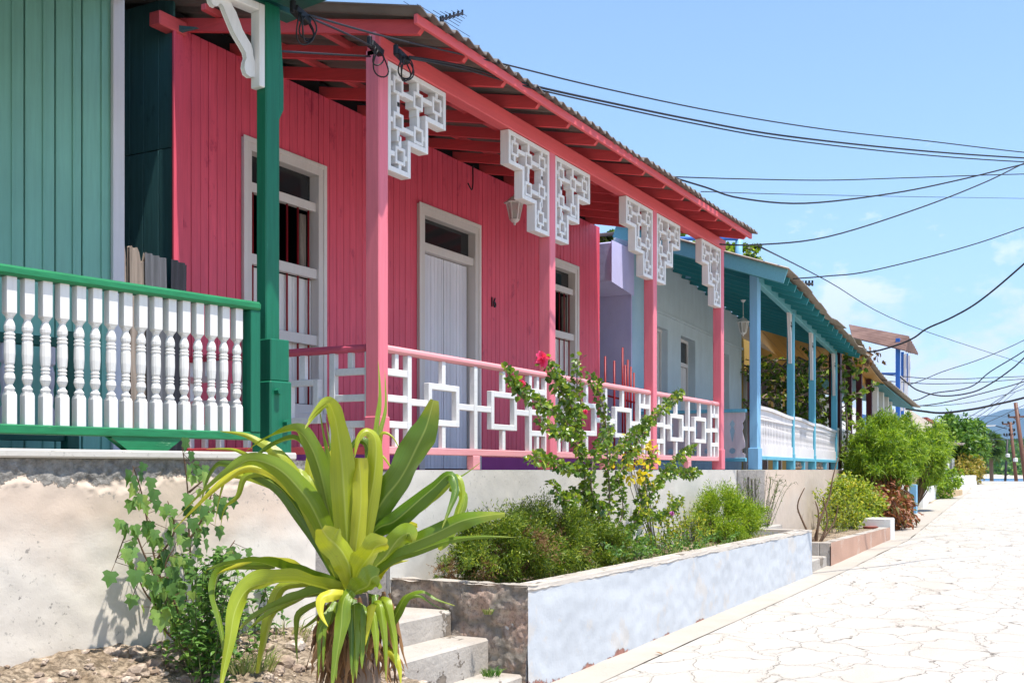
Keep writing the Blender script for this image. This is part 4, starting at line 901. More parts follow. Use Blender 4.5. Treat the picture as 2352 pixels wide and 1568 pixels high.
# porch railings of sawn boards
def sawn(mb, s_, w_, z0, z1, y, th):
    n = 14; L_ = []; 
    pr = [1,1,.95,.98,.72,.60,.68,.92,.96,.62,.70,.95,1,1]
    for i in range(n): z = z0+(z1-z0)*i/(n-1); L_.append((s_-w_/2*pr[i]*.98,y,z))
    Rr = [(2*s_-p[0],y,p[2]) for p in reversed(L_)]; mb.ext(L_+Rr,(0,th,0))
for (a,_),(b,_) in zip(tp,tp[1:]):
    a0, b0 = a+(.135 if a < 1 else .07), b-.07; mb = tm(); n = 16
    tops = lambda s__: FL+1.06-.012*s__+.014*math.sin((s__-a0)/(b0-a0)*PI*1.6+.2)-.01
    pts = [(a0+(b0-a0)*i/n, .05, tops(a0+(b0-a0)*i/n)-.03) for i in range(n+1)]
    for p,q in zip(pts,pts[1:]): mb.beam(p,q,.11,.055)
    ro = mb.build('railing', M['white_board'], T)
    mb = tm(); N = int((b0-a0)/.135)
    for i in range(N):
        c_ = a0+(b0-a0)*(i+.5)/N; sawn(mb, c_, (b0-a0)/N*.80, FL+.40, tops(c_)-.16, .035, .022)
    mb.build('picket_board', M['white_board'], ro)
    mb = tm(); 
    for i in range(n):
        s0 = a0+(b0-a0)*i/n; s1 = a0+(b0-a0)*(i+1)/n; mb.add([(s0,.03,tops(s0)-.17),(s1,.03,tops(s1)-.17),(s1,.03,tops(s1)-.06),(s0,.03,tops(s0)-.06)],[(0,1,2,3)])
    mb.box(a0,b0,.020,.034,FL+.22,FL+.42); mb.box(a0,b0,.018,.032,FL+.83,FL+.86); mb.build('apron', M['white_board'], ro, solid=.008)
    mb = tm(); mb.box(a0,b0,.0,.10,FL+.165,FL+.225); mb.box((a0+b0)/2-.05,(a0+b0)/2+.05,.01,.09,FL,FL+.165); mb.build('bottom_rail', M['turq'], ro, bevel=.005)
    mb = tm(); r = random.Random(int(a*10))
    if a > 1:
        for i in range(8): rock(mb, (a0+.35+.22*(i%5)+.1*(i//5), .10, FL+.05+.07*(i//5)), .075, .6, i)
        mb.build('stone_prop', M['stone'], T)
# side railing seen behind the pink railing
mb = MB(); sx = 17.50; mb.box(sx-.05,sx+.05,5.18,7.1,FL+.93,FL+.985); so = mb.build('side_railing', M['turq'], T, bevel=.006)
mb = MB(); N = 9
for i in range(N):
    c_ = 5.2+1.9*(i+.5)/N; w_ = 1.9/N*.98; z0,z1 = FL+.19,FL+.93; h = w_/2
    L_ = [(sx-.012,c_-h,z0),(sx-.012,c_-h,z0+.06),(sx-.012,c_-h+.05,z0+.09),(sx-.012,c_-h+.05,z0+.14),(sx-.012,c_-h,z0+.17),(sx-.012,c_-h,z0+.24),(sx-.012,c_-h+.015,z0+.30),(sx-.012,c_-h+.045,z0+.44),(sx-.012,c_-h+.025,z0+.50),(sx-.012,c_-h+.045,z0+.56),(sx-.012,c_-h,z0+.63),(sx-.012,c_-h,z1)]
    mb.ext(L_+[(p[0],2*c_-p[1],p[2]) for p in reversed(L_)],(.022,0,0))
mb.build('fret_board', M['shade_board'], so, bevel=.002)
mb = MB(); mb.box(sx-.04,sx+.04,5.18,7.1,FL+.13,FL+.19); mb.build('bottom_rail', M['turq'], so, bevel=.005)
# masonry balcony box on the side wall
def bx_(u,v):
    a = u*PI*.5; return (17.40-.75*math.cos(a)*1.0 if False else 16.62+.0*u, 7.2+.9*u, FL+2.95+.76*v)
mb = MB(); xa, ya = 16.3, 7.02
mb.ext([(xa,ya,FL+3.03),(xa+.9,ya,FL+2.93),(xa+.9,ya,FL+3.70),(xa+.62,ya,FL+3.70),(xa+.60,ya,FL+3.66),(xa,ya,FL+3.66)],(0,1.6,0))
mb.build('balcony_box', M['lav_side'], T, bevel=.02)
# red iron grille leaning on the porch end
rg_ = thing('iron_grille', (16.55,6.5,FL), 'red iron grille of upright rods at the far end of the pink porch', 'grille')
for i,(u_,v_) in enumerate(((1390,818),(1411,828),(1430,798),(1436,838),(1442,826),(1449,842),(1456,856))):
    p = at(u_, v_, X=16.45+.02*i); mb = MB(); mb.tube([(p.x,p.y,FL),(p.x,p.y,p.z)], .016, 6); mb.build('rod', M['red_rod'], rg_, smooth=True)
a = at(1380,905,X=16.45); b = at(1462,925,X=16.55); mb = MB(); mb.beam(a,b,.03,.03); a = at(1380,1000,X=16.45); b = at(1462,1004,X=16.55); mb.beam(a,b,.03,.03); mb.build('crossbar', M['red_rod'], rg_)
p = at(1707,768,X=21.0); lantern('hanging_lantern', 21.0, p.y, FL+3.3, p.z, 'white hanging lantern under the teal porch ceiling', M['white_pl'], 1.15)
# ---------------------------------------------------------------- ochre house with oxblood posts
O = thing('ochre_house', (31,9,FL), 'ochre corrugated house with oxblood porch posts and yellow brown eaves', 'house')
r = random.Random(6)
mb = tm(); s0 = 9.2
nn = int(9.5/.09*4); mb.grid(nn, 1, lambda u,v: (s0+9.5*u, 2.4+.02*math.sin(u*9.5/.09*2*PI), FL+3.3*v)); mb.build('corrugated_wall', M['ochre'], O, solid=.006)
for a in (9.75, 11.55, 13.6, 15.6):
    d_ = tm(); d_.box(a,a+.08,2.3,2.40,FL,FL+2.4); d_.box(a+.82,a+.9,2.3,2.40,FL,FL+2.4); d_.box(a,a+.9,2.3,2.4,FL+2.4,FL+2.48); o = d_.build('door', M['white_board'], O, bevel=.004)
    mb = tm(); mb.box(a+.08,a+.82,2.33,2.37,FL,FL+2.4); mb.build('door_leaf', M['oxblood'], o)
for (u_,w_,vt) in ((1932,.30,800),(1957,.17,815),(1980,.17,852),(2003,.18,878)):
    aa = (u_-1176)/FP; d_ = 3.735/((SF-CF*aa)-.0734*(CF+SF*aa)); p = at(u_, vt, d=d_)
    s_ = (p.x-BO[0])*math.cos(BA)+(p.y-BO[1])*math.sin(BA); mb = tm(); mb.box(s_-w_/2,s_+w_/2,0,w_*.9,FL,p.z+.1); mb.build('porch_post', M['oxblood'], O, bevel=.008)
e0 = at(1969,788,d=27.6); e1 = at(2037.6,884,d=34.2); w0 = at(1925,768,d=30.4); w1 = at(1990,868,d=37)
nrm = Vector((-math.sin(BA),math.cos(BA),0))
def osheet(u,v):
    e = e0.lerp(e1,u); return (e.x+nrm.x*2.7*v, e.y+nrm.y*2.7*v, e.z+.55*v-.10*math.sin(u*PI))
mb = MB()
for j in range(9):
    v0 = j/9; v1 = v0+.104; mb.grid(12, 1, lambda u,v: (lambda q: (q[0],q[1],q[2]-.05+.010*(j%2)))(osheet(u, v0+(v1-v0)*v)))
mb.build('ceiling', M['ochre_x'], O, solid=.012)
mb = MB(); mb.grid(80, 6, lambda u,v: (lambda q: (q[0]-nrm.x*.1,q[1]-nrm.y*.1,q[2]+.05+.02*math.sin(u*90)))(osheet(u*1.02-.02, v*1.5))); mb.build('roof', M['sheet_cream'], O, solid=.012)
mb = MB(); p = e0+nrm*.5; q = e1+nrm*.5; mb.beam(p-Vector((0,0,.15)), q-Vector((0,0,.12)), .1, .16); mb.build('porch_beam', M['ochre_x'], O)
mb = tm(); mb.box(9.3,18,.02,.08,FL+.95,FL+1.0); mb.box(9.3,18,.02,.08,FL+.2,FL+.25)
for i in range(40): mb.box(9.35+i*.215,9.40+i*.215,.03,.07,FL+.25,FL+.95)
mb.build('railing', M['white_board'], O)
# ---------------------------------------------------------------- white columned house with teal soffit
W = thing('columned_house', (42,9,1.6), 'white house with square columns under a sagging teal soffit', 'house')
n0 = 3.735
def lined(u_): 
    aa = (u_-1176)/FP; return 3.735/((SF-CF*aa)-.0734*(CF+SF*aa))
for u_,vt,w_ in ((2017,905,.30),(2030,922,.26),(2041,934,.24),(2049,945,.2)):
    d_ = lined(u_); p = at(u_, vt, d=d_); s_ = (p.x-BO[0])*math.cos(BA)+(p.y-BO[1])*math.sin(BA); mb = tm(); mb.box(s_-w_*.5,s_+w_*.5,.0,w_,FL-.8,p.z+.35); mb.build('column', M['white_pl'], W, bevel=.01)
pa = at(2006,884,d=lined(2009)); pb = at(2081,940,d=lined(2056)+1)
mb = MB(); mb.grid(30, 3, lambda u,v: (lambda e: (e.x+nrm.x*3.0*v-.3*nrm.x, e.y+nrm.y*3.0*v-.3*nrm.y, e.z+.62*v+.18*math.sin(u*PI)*0))(pa.lerp(pb,u))); mb.build('soffit', M['teal_ceil'], W, solid=.03)
mb = MB(); mb.grid(60, 3, lambda u,v: (lambda e: (e.x+nrm.x*4.4*v-.5*nrm.x, e.y+nrm.y*4.4*v-.5*nrm.y, e.z+.9*v+.07+.02*math.sin(u*120)))(pa.lerp(pb,u*1.02))); mb.build('roof', M['sheet_cream'], W, solid=.02)
mb = tm(); holes(mb, 19.0, 31.5, FL-1.0, FL+2.6, 2.2, 2.4, [(20.5+2.4*i,21.4+2.4*i,FL,FL+2.1) for i in range(4)]); mb.build('front_wall', M['white_pl'], W)
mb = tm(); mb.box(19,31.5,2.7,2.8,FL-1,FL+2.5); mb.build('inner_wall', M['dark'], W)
mb = tm(); mb.box(19.0,31.5,.0,.2,FL-.9,FL+.0); mb.build('plinth', M['white_pl'], W)
# ---------------------------------------------------------------- two storey blue house
U_ = thing('two_storey_house', (50,9,1), 'tall house with royal blue balcony posts and brown sheet roof', 'house')
du = 46.0
for u_,v0,v1,dd in ((2062.5,777,1090,du),(2073,808,1090,du+2.4),(2082.5,812,1090,du+4.8)):
    p = at(u_, v0, d=dd); q = at(u_, v1, d=dd); mb = MB(); w_ = .17 if u_ < 2063 else .12; mb.box(p.x-w_/2,p.x+w_/2,p.y-w_/2,p.y+w_/2,hs(p.x),p.z); mb.build('porch_post', M['blue_post'], U_, bevel=.01)
    if u_ > 2063: mb = MB(); mb.box(p.x-w_/2-.02,p.x-w_/2+.10,p.y-.16,p.y-w_/2-.002,p.z-1.4,p.z-.1); mb.build('bracket', M['white_board'], U_)
A_ = at(1950,746,d=50); B2 = at(2086,772,d=46); Cc = at(2108,808,d=52); D_ = at(1958,777,d=47); E_ = at(2078,806,d=45.2)
mb = MB(); mb.grid(60, 10, lambda u,v: A_.lerp(B2,u).lerp(D_.lerp(E_,u),v)+Vector((0,0,.05*math.sin(v*32)))); mb.build('roof_side', M['brown_sheet'], U_, solid=.05)
mb = MB(); mb.grid(20, 20, lambda u,v: B2.lerp(E_,u).lerp(E_.lerp(Cc,1) if False else Cc+Vector((-.4*(1-u),0,-.1*u)),v)+Vector((0,0,.05*math.sin(v*38)))); mb.build('roof_front', M['brown_sheet'], U_, solid=.05)
p = at(2060,882,d=46); q = at(2084,905,d=51); mb = MB(); mb.beam(p-Vector((0,0,-.9)),q-Vector((0,0,-.35)),.12,.08)
ra = at(2063,862,d=46); rb = at(2084,882,d=50.8); ba = at(2063,942,d=46); bb = at(2084,944,d=50.8)
mb = MB(); mb.beam(ra,rb,.12,.08)
for i in range(9): t_ = (i+.5)/9; mb.beam(ra.lerp(rb,t_),ba.lerp(bb,t_),.09,.09)
mb.build('balcony_railing', M['white_board'], U_)
f0 = at(2052,935,d=44.5); f1 = at(2086,943,d=51); mb = MB(); mb.ext([at(2050,940,d=45.8),at(2086,940,d=51),at(2086,978,d=51),at(2060,955,d=46)], nrm*.3); mb.build('balcony_slab', M['white_pl'], U_)
mb = MB(); g = at(2066,1080,d=49); mb.box(g.x-1.5,g.x+7,g.y+1.5,g.y+1.8,hs(50),at(2066,950,d=49).z); mb.build('lower_wall', M['blue_post'], U_)
p = at(2020,858,d=48); q = at(2062,858,d=46.2); mb = MB(); mb.beam(p,q,.1,.1); mb.build('balcony_rail_side', M['blue_post'], U_)
# upper wall behind balcony (hidden by the near roofs)
mb = MB(); g = at(2040,900,d=50); mb.box(g.x-6,g.x+2.0,g.y+1.6,g.y+1.9,FL,g.z); mb.build('upper_wall', M['blue_wall'], U_)
# ---------------------------------------------------------------- low brown house further on
Bn = thing('brown_house', (60,10,.6), 'low brown house with long sloping eave beyond the hedge', 'house')
a = at(2080,970,d=52); b = at(2172,1027,d=64); c_ = at(2060,962,d=58); d_ = at(2140,1005,d=74)
mb = MB(); mb.grid(50,6,lambda u,v: a.lerp(b,u).lerp(c_.lerp(d_,u)+Vector((0,0,.9)),v)+Vector((0,0,.04*math.sin(u*110)))); mb.build('roof', M['sheet_cream'], Bn, solid=.06)
mb = MB(); mb.beam(a-Vector((0,0,.25)),b-Vector((0,0,.2)),.15,.3); mb.build('eave_board', M['oxblood'], Bn)
mb = MB(); p = at(2140,1080,d=62); q = at(2158,1080,d=62); mb.box(p.x-8,q.x,q.y+.3,q.y+.6,hs(60),b.z-.1); mb.build('front_wall', M['oxblood'], Bn)
for u_ in (2143,2150,2156): 
    p = at(u_,1040,d=60); mb = MB(); mb.box(p.x-.1,p.x+.1,p.y-.1,p.y+.1,hs(60),b.z); mb.build('porch_post', M['oxblood'], Bn)
mb = MB()
p0 = at(2127,1068,d=57); p1 = at(2155,1062,d=60); h0 = at(2127,1098,d=57); h1 = at(2155,1095,d=60)
mb.beam(p0,p1,.12,.08); mb.beam(h0,h1,.1,.08)
for i in range(11): t_=(i+.5)/11; mb.beam(p0.lerp(p1,t_),h0.lerp(h1,t_),.09,.09)
mb.build('railing', M['yellow'], Bn)
Rn = thing('red_roofed_house', (80,14,1), 'distant house with red ridge and pale gable above the trees', 'house')
a = at(2086,958,d=86); b = at(2126,962,d=80); c_ = at(2190,1003,d=92); d_ = at(2092,985,d=80)
mb = MB(); mb.ext([a,b,at(2140,990,d=80),at(2086,990,d=84)], nrm*4); mb.build('gable_wall', M['sheet_cream'], Rn)
mb = MB(); mb.beam(at(2124,961,d=80),at(2176,990,d=90),.35,.22); mb.build('ridge', M['tile'], Rn)
mb = MB(); mb.ext([at(2126,963,d=80),at(2190,1004,d=90),at(2190,1020,d=88),at(2128,985,d=78)], nrm*2); mb.build('roof', M['brown_sheet'], Rn)
mb = MB(); mb.box(74,92,at(2130,1000,d=84).y+1,at(2130,1000,d=84).y+5,hs(80),at(2130,985,d=84).z); mb.build('wall', M['white_pl'], Rn)
wp = thing('gate_pillar', at(2167,1100,d=58), 'white gate pillar with a small corrugated canopy', 'pillar')
p = at(2165,1112,d=58); mb = MB(); mb.box(p.x-.35,p.x+.35,p.y-.3,p.y+.3,hs(58)-.2,at(2165,1028,d=58).z); mb.build('shaft', M['white_pl'], wp, bevel=.02)
a = at(2148,1016,d=58); b = at(2184,1020,d=58); mb = MB(); mb.grid(30,2,lambda u,v: a.lerp(b,u)+nrm*(1.4*v-.7)+Vector((0,0,.05*math.sin(u*34)))); mb.build('canopy', M['sheet_cream'], wp, solid=.03)
mb = MB(); mb.box(p.x-.18,p.x+.15,p.y-.33,p.y-.302,at(2165,1054,d=58).z,at(2165,1042,d=58).z); mb.build('plate', M['tile'], wp)
gp = at(2182,1100,d=62); gt = thing('iron_gate', gp, 'dark iron garden gate between two pale posts', 'gate'); mb = MB()
for i in range(7): mb.box(gp.x-1.0+.3*i,gp.x-.95+.3*i,gp.y,gp.y+.04,hs(62),hs(62)+1.9)
mb.build('bars', M['rust'], gt); mb = MB(); q = at(2188,1085,d=63); mb.box(q.x-.1,q.x+.1,q.y-.1,q.y+.1,hs(62),at(2188,1052,d=63).z); mb.build('post', M['white_pl'], gt)
# steps and ramps of the far houses
ys = thing('ochre_steps', at(2175,1130,d=50), 'three ochre painted steps down to the street', 'steps')
for i in range(3):
    p = at(2206-14*i,1135,d=50); mb = MB(); z_ = at(2190,1128-11.5*i-4,d=50).z; mb.box(p.x-3,p.x+.2-.35*i+.6,p.y-.0+.28*i,p.y+2.2,hs(48)-.1,z_); mb.build('step', M['ystep'], ys, bevel=.02)
p = at(2205,1112,d=55); mb = MB(); mb.box(p.x-1.5,p.x+9,p.y+.1,p.y+3,hs(55)-.4,at(2205,1093,d=55).z); tag(mb.build('ramp_wall', M['white_pl'], bevel=.03), 'low sunlit white ramp wall beyond the ochre steps', 'wall')
p = at(2240,1105,d=70); mb = MB(); mb.box(p.x-3,p.x+6,p.y+.2,p.y+3,hs(68)-.4,at(2240,1096,d=68).z); tag(mb.build('low_wall', M['white_pl'], bevel=.05), 'last low white wall where the street drops to the bay', 'wall')
p = at(2190,1090,d=66); mb = MB(); mb.ext([(p.x-4,p.y+.3,.3),(p.x+7,p.y+.3,.3),(p.x+7,p.y+.3,1.2),(p.x+3,p.y+.3,1.5),(p.x-1,p.y+.3,2.1),(p.x-4,p.y+.3,2.2)],(0,2,0)); tag(mb.build('garden_wall', M['terrace2'], bevel=.03), 'curved beige garden wall under the ochre bushes', 'wall')
# blue gate panels beside the street
bg_ = thing('blue_gate', at(2100,1178,d=33), 'pale blue street gate half hidden by the big willow leaved shrub', 'gate')
p = at(2098,1178,d=32.5); mb = MB(); mb.box(p.x-.12,p.x+.12,p.y-.1,p.y+.1,hs(33)-.1,at(2098,1112,d=32.5).z); mb.build('post', M['turq_l'], bg_, bevel=.01)
a = at(2103,1176,d=33); b = at(2114,1150,d=41); mb = MB(); mb.ext([a,b,at(2118,1105,d=41),at(2103,1118,d=33)], nrm*.08); mb.build('panel', M['white_pl'], bg_)
mb = MB(); a = at(2080,1176,d=31); mb.box(a.x-.1,a.x+.6,a.y+.3,a.y+.34,hs(31),at(2080,1130,d=31).z); mb.build('slats', M['rust'], bg_)
for i,(u0,v0,u1,v1,d0,d1,vt) in enumerate(((2112,1192,2128,1170,36,42,24),(2128,1168,2160,1140,42,50,22))):
    a = at(u0,v0,d=d0); b = at(u1,v1,d=d1); mb = MB(); mb.beam(Vector((a.x,a.y,hs(a.x)+.25)), Vector((b.x,b.y,hs(b.x)+.25)), .25, .62)
    tag(mb.build('kerb_wall', M['white_pl'], bevel=.02), ('low grey white planter wall just past the blue gate','low grey white planter wall before the ochre steps')[i], 'wall')
pp_ = at(2116,1120,d=44); mb = MB(); mb.box(pp_.x-.3,pp_.x+.3,pp_.y,pp_.y+.3,hs(44),at(2120,1085,d=44).z); tag(mb.build('peach_pillar', M['ystep'], bevel=.02), 'short peach pillar between the big shrub and the small round bush', 'pillar')
# ---------------------------------------------------------------- antennas
def antenna(name, u0, v0, u1, v1, d, els, label):
    T_ = thing(name, at(u0,v0,d=d), label, 'antenna', 'roof aerials'); a = at(u0,v0,d=d); b = at(u1,v1,d=d+.3); mb = MB(); mb.beam(a,b,.022*d/11,.022*d/11); mb.build('boom', M['zinc_dark'], T_)
    mb = MB()
    for (f,du1,dv1,du2,dv2) in els:
        c = a.lerp(b,f); mb.tube([at(u0+(u1-u0)*f+du1, v0+(v1-v0)*f+dv1, d=d), at(u0+(u1-u0)*f+du2, v0+(v1-v0)*f+dv2, d=d+.2)], .0035*d/11, 4)
        mb.beam(c-Vector((.0,0,.02))*d/11, c+Vector((0,0,.035))*d/11, .018*d/11, .012*d/11)
    mb.build('elements', M['black'], T_)
    mb = MB(); m = a.lerp(b,.1); mb.tube([m, m-Vector((0,0,.6))], .014*d/11, 6); mb.build('mast', M['zinc_dark'], T_)
antenna('roof_antenna', 1012,46,1062,31,11.2,[(0,-85,-42,70,52),(.1,-60,-35,62,40),(.25,-30,-18,30,18),(.42,-22,-13,25,14),(.6,-20,-10,20,12),(.8,-15,-9,15,9),(1,-12,-8,10,7)], 'spiky television aerial on the pink house roof')
antenna('roof_antenna', 1836,653,1866,652,24,[(0,-12,8,5,-6),(.25,-2,-3,2,3),(.5,-2,-3,2,3),(.75,-2,-3,2,3),(1,-2,-3,2,3)], 'small television aerial above the turquoise house roof')
# ---------------------------------------------------------------- utility poles
def pole(u0,v0,u1,v1,d,r,mat,label,arms,cans=()):
    a = at(u0,v0,d=d); b = at(u1,v1,d=d); k = (b-a)/(v1-v0)*40; b2 = b+k*0; b2 = b+(b-a).normalized()*3.5
    T_ = thing('utility_pole', (b2.x,b2.y,hs(b2.x)), label, 'utility pole', 'utility poles at the end of the street')
    mb = MB(); mb.tube([a,b2], r*.8, 10, r*1.1); mb.build('shaft', mat, T_, smooth=True)
    for (v_,l,rr,th) in arms:
        f = (v_-v0)/(v1-v0); c = a.lerp(b,f); p = c+Vector((SF*l,-CF*l,l*.04))*d/FP; q = c+Vector((SF*rr,-CF*rr,rr*.04))*d/FP; mb = MB(); mb.beam(p,q,th,th); mb.beam(p.lerp(q,.2),c-Vector((0,0,abs(l)*d/FP*.45)),th*.4,th*.4); ar = mb.build('crossarm', mat, T_)
        for g in (0,.5,1): mb = MB(); e = p.lerp(q,g); mb.lathe([(e.z,.05),(e.z+.1,.09),(e.z+.2,.09),(e.z+.28,.04)],e.x,e.y,8); mb.build('insulator', M['black'], ar)
    for v_ in cans: f=(v_-v0)/(v1-v0); c=a.lerp(b,f); mb=MB(); mb.lathe([(c.z-.16,.22),(c.z+.16,.22),(c.z+.22,.1)],c.x,c.y-.1,8); mb.build('meter_box', M['white_pl'], T_)
pole(2332.5,924,2356,1103,92,.19,M['pole'],'tallest leaning brown utility pole with a cross arm at the right edge',[(957,-20,28,.14)],())
pole(2320.5,969,2334,1103,104,.17,M['pole'],'brown utility pole with short cross arms left of the tallest pole',[(973,-18,8,.12),(990,-4,7,.08),(1000,-4,7,.08)],(1056,))
pole(2314,1008,2309,1103,116,.13,M['pole_dark'],'thin dark utility pole, leftmost of the poles at the street end',[(1000,-8,4,.08)],(1046,))
lamp = thing('street_lamp', at(2298,980,d=118), 'pale street lamp head reaching left from the thin dark pole', 'street lamp'); mb = MB(); mb.beam(at(2262,978,d=118),at(2285,977,d=118),.5,.12); mb.build('lamp_head', M['white_pl'], lamp); mb = MB(); mb.beam(at(2284,977,d=118),at(2312,984,d=116),.08,.08); mb.build('arm', M['zinc_dark'], lamp)
# ---------------------------------------------------------------- overhead wires
WR = [
 ([(704,34),(902,89),(1138,143),(1377,201),(1650,258),(1900,298),(2130,324),(2352,350),(2600,372)],7.1,17,.0055,'upper service cable running right from the green porch post'),
 ([(702,38),(760,62),(812,86),(862,112)],7.1,8.45,.006,'short cable between the green post and the first pink post'),
 ([(640,118),(740,124),(850,130)],7.3,8.6,.006,'thin cable looped behind the green post to the pink porch'),
 ([(940,131),(1060,152),(1220,196),(1400,236),(1600,277),(1800,312),(2100,345),(2352,363),(2600,374)],8.5,17,.008,'thick service cable running right from the first pink post'),
 ([(940,134),(1060,158),(1220,202),(1400,243),(1600,285),(1800,320),(2100,354),(2352,372),(2600,380)],8.5,17,.006,'lower service cable beside the thick one from the first pink post'),
 ([(1540,406),(1700,411),(1900,414),(2100,408),(2352,400),(2600,398)],14,20,.006,'nearly level cable from the middle of the pink eave'),
 ([(1540,406),(1620,430),(1700,455),(1850,467),(2050,444),(2200,414),(2352,377),(2600,318)],14,20,.009,'sagging cable from the middle of the pink eave'),
 ([(1610,440),(1800,446),(2100,452),(2352,456),(2600,462)],15,40,.005,'thinnest straight cable below the sagging one'),
 ([(1630,560),(1740,562),(1900,544),(2100,482),(2250,424),(2352,375),(2600,250)],16,21,.009,'rising cable from the far end of the pink roof'),
 ([(1822,640),(1900,634),(2000,622),(2200,572),(2352,522),(2600,430)],17.5,22,.008,'rising cable from the corner of the turquoise roof'),
 ([(1742,565),(1900,645),(2083,745),(2352,835)],16,60,.010,'straight diagonal cable falling from the pink roof end'),
 ([(1936,820),(1975,808),(2012,806),(2067,790),(2100,775),(2130,754),(2188,728),(2253,689),(2352,606),(2500,470)],27,24,.016,'twisted black cable rising over the ochre roof'),
 ([(2080,938),(2120,944),(2165,948),(2231,940),(2280,930),(2352,913),(2500,870)],46,44,.034,'thickest black cable sagging in front of the mountains'),
 ([(2023,859),(2130,869),(2209,870),(2275,867),(2352,864),(2500,856)],46,60,.014,'nearly level cable, upper of the pair above the bay'),
 ([(2040,875),(2130,881),(2209,880),(2275,876),(2352,870),(2500,860)],46,60,.014,'nearly level cable, lower of the pair above the bay'),
 ([(2086,884),(2120,872),(2166,853),(2253,824),(2352,781),(2500,700)],46,50,.014,'cable crossing upwards to the right above the blue posts'),
 ([(2062,860),(2085,880),(2111,897),(2166,909),(2231,901),(2275,881),(2320,850),(2352,822),(2480,700)],46,44,.022,'sagging cable looping right from the blue balcony post'),
 ([(2082,921),(2110,917),(2144,903),(2209,894),(2242,881),(2275,853),(2352,806),(2480,720)],46,44,.018,'cable with a bend rising from the balcony foot'),
 ([(2084,933),(2130,930),(2187,920),(2275,898),(2352,876),(2480,830)],46,46,.018,'smooth cable rising gently from below the balcony'),
 ([(2084,928),(2140,932),(2230,924),(2300,908),(2352,893),(2480,850)],46,60,.012,'thin cable just below the smooth rising one'),
 ([(2140,990),(2200,970),(2260,938),(2320,900),(2352,882)],80,70,.016,'faint cable climbing from the red roofed house'),
 ([(2150,995),(2230,965),(2290,925),(2352,870)],80,70,.014,'faint cable climbing steeply from the red roofed house'),
 ([(2165,1003),(2230,985),(2300,955),(2352,930)],85,90,.020,'cable climbing in front of the blue mountains'),
 ([(2190,1005),(2240,975),(2290,935),(2332,900)],85,92,.014,'steep thin cable left of the tallest pole'),
 ([(2180,1006),(2230,1008),(2290,1008),(2352,1010)],90,104,.020,'level cable passing behind the poles'),
 ([(2120,943),(2200,952),(2333,957)],80,92,.012,'faint level cable reaching the cross arm of the tallest pole'),
 ([(2190,1020),(2260,1000),(2320,975),(2352,958)],100,104,.014,'low faint cable above the palms'),
]
for pts,d0,d1,r_,lab in WR:
    n = len(pts); u0 = pts[0][0]; u1 = pts[-1][0]
    P3 = [at(u_,v_,d=d0+(d1-d0)*(u_-u0)/(u1-u0)) for u_,v_ in pts]
    if u1 >= 2480 and d1 <= 26: P3.append(Vector((21,-5.5,8.2)))
    mb = MB(); mb.tube(smoothpts(P3,6), r_*1.3, 6); tag(mb.build('overhead_cable', M['wire'], smooth=True), lab, 'cable', 'overhead cables')
# ---------------------------------------------------------------- crinum: long strap leaves
CR = thing('crinum_lily', (4.45,3.35,bank(4.45,3.35)), 'large crinum lily with long arching yellow green strap leaves', 'plant')
D0 = 5.5
def ribbon(mb, pts, w, dz=(0,0), tw=(0,0), tip=1, prof=None, wave=.0, seed=0):
    """pts in picture coordinates of the 4096 px photo; dz: metres nearer(-)/farther(+) at start/end"""
    n = len(pts); P3 = []
    for i,(x,y) in enumerate(pts):
        f = i/(n-1); P3.append(atF(x, y, d=D0+dz[0]+(dz[1]-dz[0])*f))
    P = smoothpts(P3, 6); m = len(P); V_ = []; r = random.Random(seed); ph = r.uniform(0,6)
    if mb.uv is None: mb.uv = []
    for i, p in enumerate(P):
        f = i/(m-1); t_ = (P[min(i+1,m-1)]-P[max(i-1,0)]).normalized(); view = Vector((p.x,p.y,p.z-EYE)).normalized()
        s_ = t_.cross(view)
        if s_.length < .05: s_ = Vector((SF,-CF,0))
        s_.normalize(); nn_ = s_.cross(t_); a = R(tw[0]+(tw[1]-tw[0])*f)+.42*math.sin(f*6.5+ph*1.7)*min(1,f*3)
        wd = s_*math.cos(a)+nn_*math.sin(a); nr = nn_*math.cos(a)-s_*math.sin(a)
        k = (.62+.38*min(1,f*2.6))*(1 if tip == 0 else min(1, ((1-f)*(1.35 if tip==1 else 3.0))**.95+(.02 if tip==1 else .30)))
        W_ = w/4404*D0*k*.93
        for q in (-1,-.62,-.12,.12,.62,1):
            ed = wave*W_*(math.sin(f*(13 if q < 0 else 19)+ph+q)+.5*math.sin(f*37+ph*2+q*2))*(abs(q)**2)
            mb.uv.append((q/2+.5, f)); V_.append(tuple(p+wd*(W_*.5*q)-nr*(.30*W_*(1-abs(q)))+nr*ed))
    F2 = [(i*6+j, i*6+j+1, (i+1)*6+j+1, (i+1)*6+j) for i in range(m-1) for j in range(5)]
    mb.add(V_, F2)
b0 = (1410,2370)
